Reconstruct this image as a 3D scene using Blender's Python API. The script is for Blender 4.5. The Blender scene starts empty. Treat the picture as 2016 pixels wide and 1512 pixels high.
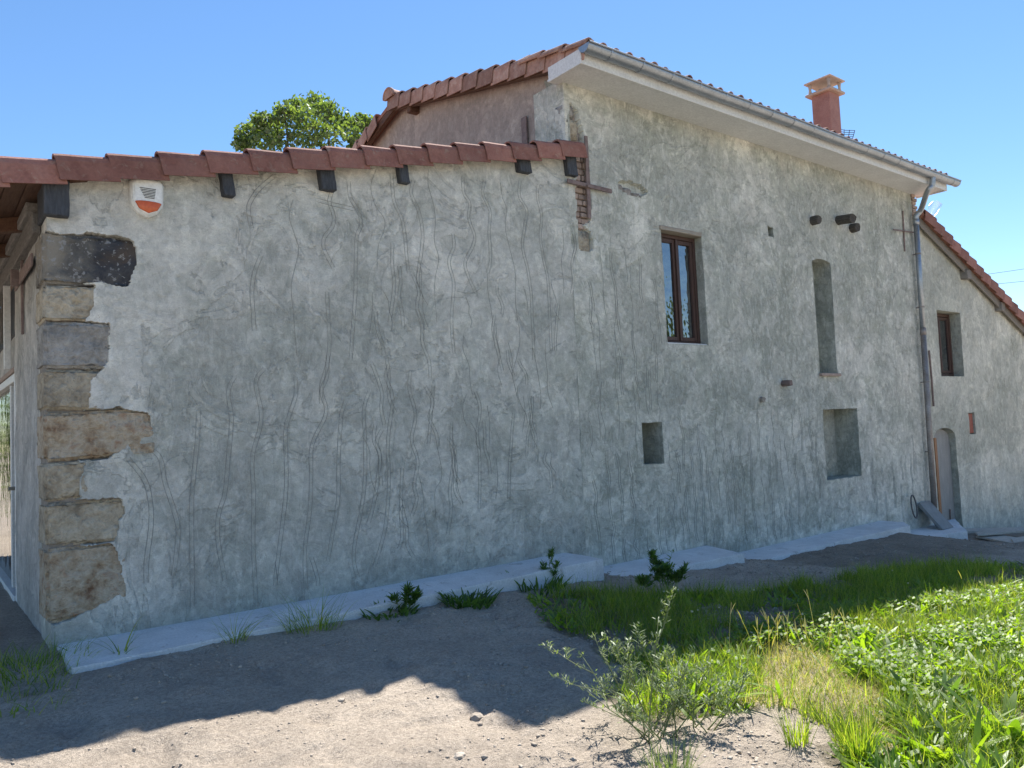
import bpy, bmesh, math, random
import numpy as np
from mathutils import Vector, Matrix

random.seed(7)
RNG = np.random.default_rng(11)
SC = bpy.context.scene
COL = SC.collection

# ------------------------------------------------------------------ camera
# World: X runs along the long facade, Y goes into the house, Z is up, the photographer stands at the origin.
FPX = 1514.0
def _cv(px, py):
    v = np.array([(px - 1008) / FPX, -(py - 756) / FPX, -1.0])
    return v / np.linalg.norm(v)
_X = _cv(2948, 754)
_Z = np.cross(_X, _cv(1008, 754 + .045 * 1940)); _Z /= np.linalg.norm(_Z)
if _Z[1] < 0: _Z = -_Z
_Y = np.cross(_Z, _X)
ROT = np.array([_X, _Y, _Z])
EYE = np.array([0, 0, 1.6])
def _ray(px, py): return ROT @ np.array([(px - 1008) / FPX, -(py - 756) / FPX, -1.0])
def onY(px, py, d): r = _ray(px, py); return EYE + r * (d - EYE[1]) / r[1]
def onX(px, py, d): r = _ray(px, py); return EYE + r * (d - EYE[0]) / r[0]
def onZ(px, py, d): r = _ray(px, py); return EYE + r * (d - EYE[2]) / r[2]

cam_data = bpy.data.cameras.new('camera')
cam = bpy.data.objects.new('camera', cam_data)
COL.objects.link(cam)
cam_data.sensor_width = 36
cam_data.lens = FPX / 2016 * 36
cam_data.clip_start = .05
cam_data.clip_end = 2000
cam.matrix_world = Matrix.Translation(EYE) @ Matrix(ROT.tolist()).to_4x4()
SC.camera = cam

# ------------------------------------------------------------------ sky, sun, exposure
TO_SUN = Vector((3.27, 2.58, 5.82)).normalized()
world = bpy.data.worlds.new('World'); SC.world = world
world.use_nodes = True
nt = world.node_tree
sky = nt.nodes.new('ShaderNodeTexSky')
sky.sky_type = 'NISHITA'
sky.sun_disc = False
sky.sun_elevation = math.asin(TO_SUN.z)
sky.sun_rotation = math.atan2(TO_SUN.x, TO_SUN.y)
sky.altitude = 300
sky.air_density = 1.0
sky.dust_density = .05
sky.ozone_density = 3.0
bg = nt.nodes['Background']
bg.inputs['Strength'].default_value = .09
clear = nt.nodes.new('ShaderNodeHueSaturation')      # a cleaner, deeper blue over the whole sky
clear.inputs['Saturation'].default_value = 1.13
nt.links.new(sky.outputs[0], clear.inputs['Color'])
nt.links.new(clear.outputs[0], bg.inputs['Color'])
sun_data = bpy.data.lights.new('sun', 'SUN')
sun_data.energy = 5.0
sun_data.angle = math.radians(.55)
sun_data.color = (1, .95, .87)
sun = bpy.data.objects.new('sun', sun_data)
COL.objects.link(sun)
sun.rotation_euler = TO_SUN.to_track_quat('Z', 'Y').to_euler()
sun.location = (10, 10, 30)
SC.view_settings.view_transform = 'Standard'
SC.view_settings.look = 'None'
SC.view_settings.gamma = 1
SC.view_settings.exposure = 1.05
SC.view_settings.use_curve_mapping = False
SC.cycles.max_bounces = 8
SC.cycles.transparent_max_bounces = 12

# ------------------------------------------------------------------ helpers: noise
def vnoise(x, y, seed=0):
    r = np.random.default_rng(seed).random((256, 256))
    xi = np.floor(x).astype(int); yi = np.floor(y).astype(int)
    fx = x - xi; fy = y - yi
    fx = fx * fx * (3 - 2 * fx); fy = fy * fy * (3 - 2 * fy)
    a = r[xi % 256, yi % 256]; b = r[(xi + 1) % 256, yi % 256]
    c = r[xi % 256, (yi + 1) % 256]; d = r[(xi + 1) % 256, (yi + 1) % 256]
    return (a * (1 - fx) + b * fx) * (1 - fy) + (c * (1 - fx) + d * fx) * fy
def fbm(x, y, scale=1.0, octv=4, seed=0, gain=.5):
    x = np.asarray(x, float) * scale; y = np.asarray(y, float) * scale
    s = 0; a = 1; t = 0
    for k in range(octv):
        s = s + a * vnoise(x, y, seed + k * 17); t += a; a *= gain
        x = x * 2.03 + 11.3; y = y * 2.03 + 7.7
    return s / t
def inpoly(x, y, poly):
    x = np.asarray(x); y = np.asarray(y)
    ins = np.zeros(x.shape, bool)
    n = len(poly)
    for i in range(n):
        x1, y1 = poly[i]; x2, y2 = poly[(i + 1) % n]
        if y1 == y2: continue
        c = ((y1 > y) != (y2 > y)) & (x < (x2 - x1) * (y - y1) / (y2 - y1) + x1)
        ins ^= c
    return ins
def sstep(a, b, x):
    t = np.clip((x - a) / (b - a), 0, 1); return t * t * (3 - 2 * t)

# ------------------------------------------------------------------ helpers: objects
def wloc(o):
    v = Vector((0, 0, 0))
    while o is not None:
        v = v + o.location; o = o.parent
    return v
def link(name, data, loc, parent=None, rot=None):
    o = bpy.data.objects.new(name, data)
    COL.objects.link(o)
    loc = Vector(loc)
    if parent is not None:
        o.parent = parent; o.location = loc - wloc(parent)
    else:
        o.location = loc
    if rot is not None: o.rotation_euler = rot
    return o
def tag(o, label=None, cat=None, group=None, kind=None):
    if label: o['label'] = label
    if cat: o['category'] = cat
    if group: o['group'] = group
    if kind: o['kind'] = kind
    return o
def thing(name, label, cat, loc, group=None):
    return tag(link(name, None, loc), label, cat, group)
def mdata(name, verts, faces, mat=None, smooth=False):
    me = bpy.data.meshes.new(name)
    me.from_pydata([tuple(map(float, v)) for v in verts], [], faces)
    if mat is not None: me.materials.append(mat)
    if smooth: me.polygons.foreach_set('use_smooth', [True] * len(me.polygons))
    me.update()
    return me
def fastmesh(name, V, Fq, mat, attrs=None, smooth=False):
    """numpy verts (n,3) and faces (m,k)"""
    me = bpy.data.meshes.new(name)
    V = np.asarray(V, np.float32); Fq = np.asarray(Fq, np.int32)
    m, k = Fq.shape
    me.vertices.add(len(V)); me.vertices.foreach_set('co', V.ravel())
    me.loops.add(m * k); me.loops.foreach_set('vertex_index', Fq.ravel())
    me.polygons.add(m)
    me.polygons.foreach_set('loop_start', np.arange(0, m * k, k, dtype=np.int32))
    me.polygons.foreach_set('loop_total', np.full(m, k, np.int32))
    if smooth: me.polygons.foreach_set('use_smooth', np.ones(m, bool))
    me.update(calc_edges=True); me.validate()
    for an, av in (attrs or {}).items():
        at = me.attributes.new(an, 'FLOAT', 'POINT')
        at.data.foreach_set('value', np.asarray(av, np.float32))
    if mat is not None: me.materials.append(mat)
    return me
def obj(name, verts, faces, mat, parent=None, smooth=False):
    """mesh from world coordinates, origin moved to its middle"""
    v = np.asarray(verts, float); c = (v.min(0) + v.max(0)) / 2
    return link(name, mdata(name, v - c, faces, mat, smooth), c, parent)
BOXF = [(0, 1, 3, 2), (4, 6, 7, 5), (0, 4, 5, 1), (2, 3, 7, 6), (0, 2, 6, 4), (1, 5, 7, 3)]
def boxv(x0, x1, y0, y1, z0, z1):
    return [(x, y, z) for x in (x0, x1) for y in (y0, y1) for z in (z0, z1)]
def bevelled(verts, faces, bev, seg=2, jit=0, cuts=0):
    bm = bmesh.new()
    vs = [bm.verts.new(v) for v in verts]
    for f in faces: bm.faces.new([vs[i] for i in f])
    bmesh.ops.recalc_face_normals(bm, faces=bm.faces)
    if cuts: bmesh.ops.subdivide_edges(bm, edges=bm.edges[:], cuts=cuts, use_grid_fill=True)
    if bev:
        es = [e for e in bm.edges if len(e.link_faces) == 2 and e.calc_face_angle() > .5]
        bmesh.ops.bevel(bm, geom=es, offset=bev, segments=seg, affect='EDGES', clamp_overlap=True)
    if jit:
        for v in bm.verts: v.co += Vector([random.uniform(-jit, jit) for _ in range(3)])
    bm.verts.index_update()
    V = [tuple(v.co) for v in bm.verts]; F = [[v.index for v in f.verts] for f in bm.faces]
    bm.free(); return V, F
def box(name, x0, x1, y0, y1, z0, z1, mat, parent=None, bev=.006, jit=0, cuts=0, smooth=False):
    V, F = bevelled(boxv(x0, x1, y0, y1, z0, z1), BOXF, bev, 1, jit, cuts)
    return obj(name, V, F, mat, parent, smooth)
def prism(poly, axis, a, b):
    """poly in the two other axes, extruded along axis from a to b"""
    n = len(poly)
    def P(u, v, w): return (w, u, v) if axis == 'x' else (u, w, v) if axis == 'y' else (u, v, w)
    V = [P(u, v, a) for u, v in poly] + [P(u, v, b) for u, v in poly]
    F = [list(range(n))[::-1], list(range(n, 2 * n))] + [[i, (i + 1) % n, n + (i + 1) % n, n + i] for i in range(n)]
    return V, F
def fixn(V, F, bev=0, seg=1, jit=0):
    return bevelled(V, F, bev, seg, jit)
def tube(path, rad, n=10, cap=True):
    path = [Vector(p) for p in path]
    if not hasattr(rad, '__len__'): rad = [rad] * len(path)
    V = []; F = []
    ref = None
    for i, p in enumerate(path):
        t = (path[min(i + 1, len(path) - 1)] - path[max(i - 1, 0)]).normalized()
        if ref is None:
            ref = t.orthogonal().normalized()
        ref = (ref - t * ref.dot(t)).normalized()
        b = t.cross(ref)
        for k in range(n):
            a = 2 * math.pi * k / n
            V.append(tuple(p + (ref * math.cos(a) + b * math.sin(a)) * rad[i]))
    for i in range(len(path) - 1):
        for k in range(n):
            F.append([i * n + k, i * n + (k + 1) % n, (i + 1) * n + (k + 1) % n, (i + 1) * n + k])
    if cap:
        F.append(list(range(n))[::-1]); F.append([(len(path) - 1) * n + k for k in range(n)])
    return V, F
def spline(pts, per=6):
    pts = [np.array(p, float) for p in pts]; out = []
    for i in range(len(pts) - 1):
        p0 = pts[max(i - 1, 0)]; p1 = pts[i]; p2 = pts[i + 1]; p3 = pts[min(i + 2, len(pts) - 1)]
        for k in range(per):
            t = k / per
            out.append(.5 * (2 * p1 + (p2 - p0) * t + (2 * p0 - 5 * p1 + 4 * p2 - p3) * t * t + (3 * p1 - p0 - 3 * p2 + p3) * t ** 3))
    out.append(pts[-1]); return out

# ------------------------------------------------------------------ helpers: materials
def nmat(name):
    m = bpy.data.materials.new(name); m.use_nodes = True
    n = m.node_tree; n.nodes.clear()
    out = n.nodes.new('ShaderNodeOutputMaterial')
    b = n.nodes.new('ShaderNodeBsdfPrincipled')
    n.links.new(b.outputs[0], out.inputs['Surface'])
    return m, n, b, out
def nz(n, co, scale, detail=5, rough=.6, dist=0):
    t = n.nodes.new('ShaderNodeTexNoise')
    t.inputs['Scale'].default_value = scale; t.inputs['Detail'].default_value = detail
    t.inputs['Roughness'].default_value = rough; t.inputs['Distortion'].default_value = dist
    n.links.new(co, t.inputs['Vector']); return t.outputs['Fac']
def ramp(n, fac, stops):
    r = n.nodes.new('ShaderNodeValToRGB'); e = r.color_ramp.elements
    while len(e) < len(stops): e.new(.5)
    for i, (p, c) in enumerate(stops):
        e[i].position = p
        e[i].color = (c, c, c, 1) if not hasattr(c, '__len__') else (*c, 1)
    n.links.new(fac, r.inputs[0]); return r.outputs[0]
def mixc(n, fac, a, b, mode='MIX'):
    m = n.nodes.new('ShaderNodeMix'); m.data_type = 'RGBA'; m.blend_type = mode
    for s, v in ((0, fac), (6, a), (7, b)):
        if hasattr(v, 'is_output') or isinstance(v, bpy.types.NodeSocket): n.links.new(v, m.inputs[s])
        elif hasattr(v, '__len__'): m.inputs[s].default_value = (*v, 1)
        else: m.inputs[s].default_value = v
    return m.outputs[2]
def math2(n, op, a, b=0.0, clamp=False):
    m = n.nodes.new('ShaderNodeMath'); m.operation = op; m.use_clamp = clamp
    for s, v in ((0, a), (1, b)):
        if isinstance(v, bpy.types.NodeSocket): n.links.new(v, m.inputs[s])
        else: m.inputs[s].default_value = v
    return m.outputs[0]
def bumpn(n, b, h, dist, strength=1.0, prev=None):
    u = n.nodes.new('ShaderNodeBump')
    u.inputs['Distance'].default_value = dist; u.inputs['Strength'].default_value = strength
    n.links.new(h, u.inputs['Height'])
    if prev is not None: n.links.new(prev, u.inputs['Normal'])
    n.links.new(u.outputs[0], b.inputs['Normal']); return u.outputs[0]
def coords(n, scale=None):
    c = n.nodes.new('ShaderNodeTexCoord').outputs['Object']
    if scale:
        m = n.nodes.new('ShaderNodeMapping'); m.inputs['Scale'].default_value = scale
        n.links.new(c, m.inputs[0]); return m.outputs[0]
    return c
def simple(name, cols, scale=8, rough=.8, bump=.003, detail=6, metal=0, stretch=None, vary=.12, spec=.4, grain=40, spots=None):
    """two or more colours mixed by noise, a fine grain, relief and a small difference from object to object"""
    m, n, b, out = nmat(name)
    co = coords(n, stretch)
    oi = n.nodes.new('ShaderNodeObjectInfo')
    va = n.nodes.new('ShaderNodeVectorMath'); va.operation = 'ADD'
    cx = n.nodes.new('ShaderNodeCombineXYZ')
    s = math2(n, 'MULTIPLY', oi.outputs['Random'], 37.0)
    n.links.new(s, cx.inputs[0]); n.links.new(s, cx.inputs[1])
    n.links.new(co, va.inputs[0]); n.links.new(cx.outputs[0], va.inputs[1])
    v = va.outputs[0]
    f = nz(n, v, scale, detail)
    k = len(cols)
    c = ramp(n, f, [(.3 + .4 * i / max(k - 1, 1), cols[i]) for i in range(k)])
    g = nz(n, v, grain, 3)
    c = mixc(n, 1.0, c, ramp(n, g, [(.3, .86), (.7, 1.1)]), 'MULTIPLY')
    if spots:
        c = mixc(n, ramp(n, nz(n, v, 16, 6, .7, .6), [(.57, 0.), (.63, .55), (.75, .8)]), c, spots[0])
        c = mixc(n, ramp(n, nz(n, v, 3.5, 5, .6), [(.45, 0.), (.7, .5)]), c, spots[1])
    hs = n.nodes.new('ShaderNodeHueSaturation')
    n.links.new(math2(n, 'ADD', math2(n, 'MULTIPLY', oi.outputs['Random'], 2 * vary), 1 - vary), hs.inputs['Value'])
    n.links.new(c, hs.inputs['Color'])
    n.links.new(hs.outputs[0], b.inputs['Base Color'])
    b.inputs['Roughness'].default_value = rough
    b.inputs['Metallic'].default_value = metal
    b.inputs['Specular IOR Level'].default_value = spec
    if bump:
        h = math2(n, 'ADD', math2(n, 'MULTIPLY', f, .8), math2(n, 'MULTIPLY', g, .35))
        bumpn(n, b, h, bump * 4)
    return m
def plaster(name, base, light, dark, warm, streak=.35, blot=.5, bump=.012, fleck=.6):
    m, n, b, out = nmat(name)
    co = coords(n)
    at = n.nodes.new('ShaderNodeAttribute'); at.attribute_name = 'tone'
    tone = at.outputs['Fac']
    big = nz(n, co, .9, 7, .62, .4)
    mid = nz(n, co, 3.4, 8, .68, .9)
    fine = nz(n, co, 14, 6, .7, .3)
    grit = nz(n, co, 95, 3, .6)
    st = nz(n, coords(n, (9, 9, 1.1)), 1.0, 6, .62, .5)
    c = mixc(n, ramp(n, big, [(.34, 0.), (.66, 1.)]), dark, base)
    c = mixc(n, ramp(n, math2(n, 'ADD', mid, math2(n, 'MULTIPLY', math2(n, 'SUBTRACT', tone, .5), .55)), [(.48, 0.), (.545, blot), (.70, 1.)]), c, light)
    c = mixc(n, ramp(n, nz(n, co, 1.7, 6, .6, .7), [(.55, 0.), (.72, .55)]), c, warm)
    c = mixc(n, ramp(n, st, [(.4, 0.), (.56, streak), (.75, streak)]), c, mixc(n, .5, dark, light), 'MIX')
    # smears left by the trowel: pale crisp-edged flecks
    fl = nz(n, coords(n, (1, 1, .55)), 7.5, 5, .6, 1.6)
    c = mixc(n, ramp(n, fl, [(.545, 0.), (.57, .7 * fleck), (.7, .95 * fleck)]), c, light)
    fd = nz(n, coords(n, (.6, .6, 1.2)), 5.2, 6, .65, 1.3)
    c = mixc(n, ramp(n, fd, [(.57, 0.), (.6, .6 * fleck), (.75, .9 * fleck)]), c, dark)
    # patches of a later coat with crisp, slightly raised edges
    cn = nz(n, co, 1.15, 9, .62, 1.4)
    coat = ramp(n, cn, [(.488, 0.), (.502, 1.)])
    c = mixc(n, 1.0, c, mixc(n, coat, (.935, .94, .935), (1.06, 1.055, 1.045)), 'MULTIPLY')
    c = mixc(n, ramp(n, cn, [(.480, 0.), (.489, .45), (.497, 0.)]), c, dark)
    cn2 = nz(n, coords(n, (1, 1, .7)), 2.6, 8, .6, 1.1)
    c = mixc(n, 1.0, c, mixc(n, ramp(n, cn2, [(.53, 0.), (.545, 1.)]), (.97, .97, .97), (1.1, 1.1, 1.09)), 'MULTIPLY')
    # short trowel strokes, long flat and short upright
    tk = nz(n, coords(n, (1.2, 1.2, 5)), 6.5, 4, .6, 2.2)
    c = mixc(n, ramp(n, tk, [(.57, 0.), (.585, .6 * fleck), (.61, .2 * fleck), (.7, 0.)]), c, dark)
    tl2 = nz(n, coords(n, (4.5, 4.5, 1)), 4.5, 5, .65, 1.8)
    c = mixc(n, ramp(n, tl2, [(.56, 0.), (.575, .6 * fleck), (.62, .2 * fleck), (.7, 0.)]), c, light)
    c = mixc(n, 1.0, c, ramp(n, fine, [(.25, .76), (.75, 1.18)]), 'MULTIPLY')
    c = mixc(n, 1.0, c, ramp(n, grit, [(.3, .9), (.7, 1.08)]), 'MULTIPLY')
    tn = mixc(n, tone, (.84, .86, .85), (1.16, 1.14, 1.12))
    c = mixc(n, 1.0, c, tn, 'MULTIPLY')
    n.links.new(c, b.inputs['Base Color'])
    b.inputs['Roughness'].default_value = .95
    b.inputs['Specular IOR Level'].default_value = .15
    h1 = math2(n, 'ADD', math2(n, 'MULTIPLY', mid, 1.2), math2(n, 'MULTIPLY', fine, .6))
    h2 = math2(n, 'ADD', h1, math2(n, 'MULTIPLY', grit, .16))
    bumpn(n, b, math2(n, 'ADD', math2(n, 'ADD', h2, math2(n, 'MULTIPLY', st, .4)), math2(n, 'MULTIPLY', coat, .18)), bump * 2.4)
    return m
def leafmat(name, cols, trans=.45, gloss=.05, tcol=1.5):
    m, n, b, out = nmat(name)
    n.nodes.remove(b)
    at = n.nodes.new('ShaderNodeAttribute'); at.attribute_name = 'rnd'
    k = len(cols)
    c = ramp(n, at.outputs['Fac'], [(i / (k - 1), cols[i]) for i in range(k)])
    co = coords(n)
    c = mixc(n, 1.0, c, ramp(n, nz(n, co, 3.0, 4), [(.3, .75), (.7, 1.2)]), 'MULTIPLY')
    d = n.nodes.new('ShaderNodeBsdfDiffuse'); t = n.nodes.new('ShaderNodeBsdfTranslucent')
    n.links.new(c, d.inputs[0])
    n.links.new(mixc(n, 1.0, c, (1.35 * tcol, 1.45 * tcol, .35 * tcol), 'MULTIPLY'), t.inputs[0])
    mx = n.nodes.new('ShaderNodeMixShader'); mx.inputs[0].default_value = trans
    n.links.new(d.outputs[0], mx.inputs[1]); n.links.new(t.outputs[0], mx.inputs[2])
    g = n.nodes.new('ShaderNodeBsdfGlossy'); g.inputs['Roughness'].default_value = .5
    g.inputs[0].default_value = (.9, .95, .9, 1)
    m2 = n.nodes.new('ShaderNodeMixShader'); m2.inputs[0].default_value = gloss
    n.links.new(mx.outputs[0], m2.inputs[1]); n.links.new(g.outputs[0], m2.inputs[2])
    n.links.new(m2.outputs[0], out.inputs['Surface'])
    return m

M = {}
M['plaster_low'] = plaster('plaster_low', (.52, .52, .485), (.63, .625, .585), (.415, .425, .385), (.515, .47, .425), .3, .5, .014, .7)
M['plaster_house'] = plaster('plaster_house', (.50, .50, .46), (.63, .63, .585), (.37, .385, .335), (.49, .45, .395), .4, .5, .014, .9)
M['plaster_annex'] = plaster('plaster_annex', (.51, .505, .455), (.62, .615, .555), (.39, .395, .34), (.50, .46, .365), .5, .5, .012, .6)
M['plaster_gable'] = plaster('plaster_gable', (.46, .38, .34), (.50, .43, .39), (.40, .33, .30), (.45, .37, .33), .1, .3, .004)
M['plaster_side'] = plaster('plaster_side', (.46, .45, .43), (.56, .55, .53), (.36, .35, .335), (.44, .40, .37), .5)
M['groove_shade'] = simple('groove_shade', [(.27, .275, .255), (.38, .385, .36)], 9, .95, .001)  # scored lines: shade of the incised grooves put into a darker plaster colour
M['sandstone'] = simple('sandstone', [(.24, .20, .145), (.44, .38, .285), (.53, .47, .365)], 7, .9, .016, 9, vary=.1, grain=28)
M['rusty_stone'] = simple('rusty_stone', [(.21, .115, .065), (.40, .31, .21), (.50, .43, .33), (.30, .17, .10)], 7, .9, .018, 9, vary=.08, grain=28)
M['grey_stone'] = simple('grey_stone', [(.21, .20, .18), (.34, .325, .30), (.44, .43, .41)], 7, .9, .016, 9, vary=.06, grain=28)
M['brick'] = simple('brick', [(.31, .235, .195), (.42, .33, .28)], 12, .9, .004, vary=.2)
M['mortar'] = simple('mortar', [(.24, .21, .18), (.36, .33, .29)], 18, .95, .006)
M['tile'] = simple('tile', [(.22, .10, .082), (.29, .14, .112), (.34, .18, .145)], 7, .85, .004, vary=.22, spec=.2, spots=((.33, .24, .19), (.20, .10, .085)))
M['tile_old'] = simple('tile_old', [(.16, .085, .06), (.30, .13, .09), (.36, .20, .14)], 9, .8, .003, vary=.2)
M['tile_pale'] = simple('tile_pale', [(.27, .155, .12), (.36, .215, .17), (.43, .295, .24)], 8, .85, .003, vary=.24, spec=.2, spots=((.42, .33, .27), (.26, .15, .11)))
M['chimney'] = simple('chimney', [(.28, .135, .11), (.34, .18, .15)], 5, .9, .004, spots=((.24, .12, .10), (.40, .22, .18)))
M['cap'] = simple('cap', [(.42, .33, .27), (.52, .43, .36)], 9, .85, .002)
M['zinc'] = simple('zinc', [(.30, .33, .36), (.40, .43, .46)], 3, .42, .0008, metal=.75, vary=.05)
M['zinc_old'] = simple('zinc_old', [(.22, .19, .17), (.32, .30, .29)], 5, .55, .001, metal=.4, vary=.05)
M['white_board'] = simple('white_board', [(.60, .61, .60), (.68, .69, .68)], 3, .6, .0006, vary=.02)
M['white_paint'] = simple('white_paint', [(.70, .70, .68), (.80, .80, .78)], 6, .5, .0006, vary=.02)
M['black_timber'] = simple('black_timber', [(.035, .04, .048), (.085, .092, .105)], 9, .7, .004, stretch=(6, 6, 1))
M['grey_timber'] = simple('grey_timber', [(.15, .135, .12), (.28, .26, .235)], 7, .85, .004, stretch=(9, 1, 9))
M['brown_board'] = simple('brown_board', [(.085, .04, .025), (.16, .085, .05)], 6, .75, .003, stretch=(9, 1, 9), vary=.25)
M['log'] = simple('log', [(.05, .045, .04), (.13, .12, .105)], 10, .9, .006, stretch=(8, 1, 8))
M['window_wood'] = simple('window_wood', [(.05, .026, .02), (.085, .045, .034)], 8, .55, .001, stretch=(7, 7, 1), vary=.06)
M['door_wood'] = simple('door_wood', [(.20, .085, .035), (.30, .14, .06)], 7, .6, .002, stretch=(8, 8, 1))
M['door_grey'] = simple('door_grey', [(.22, .22, .215), (.28, .28, .27)], 4, .7, .001, stretch=(3, 3, 1))
M['lintel'] = simple('lintel', [(.30, .265, .22), (.42, .38, .32)], 8, .85, .003, stretch=(1, 6, 6))
M['iron'] = simple('iron', [(.17, .125, .115), (.28, .21, .19)], 14, .75, .003, metal=.2)
M['concrete'] = simple('concrete', [(.50, .50, .49), (.62, .62, .61), (.69, .69, .68)], 4, .92, .003, 8, vary=.05)
M['siren_white'] = simple('siren_white', [(.74, .74, .69), (.80, .80, .76)], 4, .4, .0003, vary=.01)
M['siren_orange'] = simple('siren_orange', [(.55, .10, .035), (.66, .15, .05)], 6, .22, .0003, vary=.01)
M['slot_dark'] = simple('slot_dark', [(.02, .02, .02), (.05, .05, .05)], 9, .8, .001)
M['plank'] = simple('plank', [(.40, .36, .30), (.56, .52, .45)], 6, .85, .003, stretch=(1, 8, 8), vary=.15)
M['bark'] = simple('bark', [(.07, .05, .035), (.16, .12, .09)], 14, .95, .012, stretch=(3, 3, 1))
M['red_tile'] = simple('red_tile', [(.26, .08, .055), (.33, .12, .08)], 9, .8, .002)
M['wire'] = simple('wire', [(.08, .08, .085), (.12, .12, .125)], 9, .6, 0)
M['stem'] = simple('stem', [(.16, .20, .08), (.24, .27, .12)], 20, .7, 0)

def glassmat(name, ior):
    m, n, b, out = nmat(name)
    b.inputs['Base Color'].default_value = (.015, .018, .02, 1)
    b.inputs['Roughness'].default_value = .02
    b.inputs['IOR'].default_value = ior
    co = coords(n)
    bumpn(n, b, nz(n, co, 2.4, 3), .012)
    return m
M['glass'] = glassmat('window_glass', 3.4)
M['door_glass'] = glassmat('door_glass', 1.3)
def plasticmat():
    m, n, b, out = nmat('clear_plastic')
    b.inputs['Base Color'].default_value = (.85, .88, .92, 1)
    b.inputs['Roughness'].default_value = .25
    tr = n.nodes.new('ShaderNodeBsdfTransparent')
    mx = n.nodes.new('ShaderNodeMixShader')
    n.links.new(ramp(n, nz(n, coords(n), 9, 4), [(.3, .25), (.7, .5)]), mx.inputs[0])
    n.links.new(tr.outputs[0], mx.inputs[1]); n.links.new(b.outputs[0], mx.inputs[2])
    n.links.new(mx.outputs[0], out.inputs['Surface'])
    return m
M['plastic'] = plasticmat()
def sandmat():
    m, n, b, out = nmat('sand')
    co = coords(n)
    big = nz(n, co, .55, 6, .6, .5); mid = nz(n, co, 4.5, 7, .65); fine = nz(n, co, 42, 6, .75); grit = nz(n, co, 210, 2, .6)
    c = ramp(n, big, [(.3, (.37, .312, .255)), (.55, (.455, .388, .318)), (.75, (.505, .435, .36))])
    at = n.nodes.new('ShaderNodeAttribute'); at.attribute_name = 'soil'
    c = mixc(n, at.outputs['Fac'], c, ramp(n, mid, [(.3, (.12, .10, .075)), (.7, (.21, .18, .135))]))
    c = mixc(n, 1.0, c, ramp(n, mid, [(.25, .84), (.75, 1.14)]), 'MULTIPLY')
    c = mixc(n, 1.0, c, ramp(n, fine, [(.28, .6), (.5, 1.0), (.72, 1.36)]), 'MULTIPLY')
    c = mixc(n, 1.0, c, ramp(n, grit, [(.3, .72), (.7, 1.26)]), 'MULTIPLY')
    n.links.new(c, b.inputs['Base Color'])
    b.inputs['Roughness'].default_value = .97
    b.inputs['Specular IOR Level'].default_value = .1
    h = math2(n, 'ADD', math2(n, 'MULTIPLY', mid, .5), math2(n, 'ADD', math2(n, 'MULTIPLY', fine, .32), math2(n, 'MULTIPLY', grit, .09)))
    bumpn(n, b, h, .075)
    return m
M['sand'] = sandmat()
M['gravel'] = simple('gravel', [(.26, .22, .18), (.40, .345, .285), (.48, .425, .36)], 3, .95, .002)
M['grass'] = leafmat('grass', [(.07, .12, .022), (.12, .185, .03), (.20, .265, .045), (.32, .32, .10)], .58, .03)
M['broadleaf'] = leafmat('broadleaf', [(.085, .15, .018), (.15, .235, .026), (.24, .315, .04)], .55, .045)
M['straw'] = leafmat('straw', [(.48, .39, .16), (.64, .55, .27), (.55, .49, .20)], .35, .02, .8)
M['weed'] = leafmat('weed', [(.10, .15, .07), (.16, .21, .11), (.23, .27, .16)], .4, .05, 1.1)
M['darkweed'] = leafmat('darkweed', [(.055, .105, .035), (.10, .17, .055)], .5, .03)
M['clover_head'] = leafmat('clover_head', [(.62, .58, .50), (.75, .72, .66)], .3, .0, .8)
M['treeleaf'] = leafmat('treeleaf', [(.075, .115, .045), (.12, .17, .07), (.18, .23, .10)], .5, .06, 1.15)

# ------------------------------------------------------------------ ground
GX = [-60, -5, .8, 3, 5.0, 5.8, 8, 9, 12.3, 13.2, 14.2, 16, 19, 24, 60]
GZ = [.1, .13, .13, .10, .0, -.06, -.19, -.295, -.345, -.55, -.70, -.85, -1.14, -1.4, -3.0]
def ground_z(x, y):
    x = np.asarray(x, float); y = np.asarray(y, float)
    zw = np.interp(x, GX, GZ)
    zf = np.interp(x, [-60, 3, 8, 12, 20, 60], [0, 0, -.22, -.42, -.85, -3.0])
    t = sstep(3.6, 5.6, y)
    return zf * (1 - t) + zw * t
def ground_full(x, y):
    z = ground_z(x, y)
    near = np.exp(-((np.asarray(x) - 4) ** 2 + (np.asarray(y) - 4) ** 2) / 200)
    z = z + near * (.06 * (fbm(x, y, 1.1, 4, 5) - .5) + .012 * (fbm(x, y, 14, 2, 51) - .5) + .045 * (fbm(x, y, 6, 3, 9) - .5) * sstep(.42, .62, fbm(x, y, .7, 3, 21)))
    # scuffed hollows and small heaps
    d = fbm(x, y, 3.2, 3, 33)
    return z + near * (-.03 * sstep(.62, .75, d) + .02 * sstep(.38, .25, d))
# the area where things grow, read on the ground
def gpoly(pts, z): return [tuple(onZ(px, py, z)[:2]) for px, py in pts]
GRASS_POLY = gpoly([(1045, 1195), (1130, 1180), (1290, 1180), (1480, 1160), (1640, 1125), (1720, 1095), (1830, 1078), (2100, 1062), (2500, 1100), (2500, 1700), (1800, 1700), (1650, 1512), (1640, 1465), (1560, 1420), (1500, 1405), (1440, 1425), (1330, 1440), (1255, 1450), (1215, 1400), (1205, 1340), (1150, 1275), (1060, 1245)], -.08)
DRY_POLY = gpoly([(1500, 1290), (1640, 1270), (1690, 1330), (1780, 1420), (1800, 1500), (1740, 1520), (1640, 1430), (1500, 1400), (1450, 1350)], -.06)
SUNNY_POLY = gpoly([(1290, 1360), (1400, 1300), (1500, 1250), (1700, 1195), (2100, 1130), (2500, 1150), (2500, 1700), (1700, 1700), (1640, 1450), (1450, 1400), (1300, 1420)], -.08)

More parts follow.
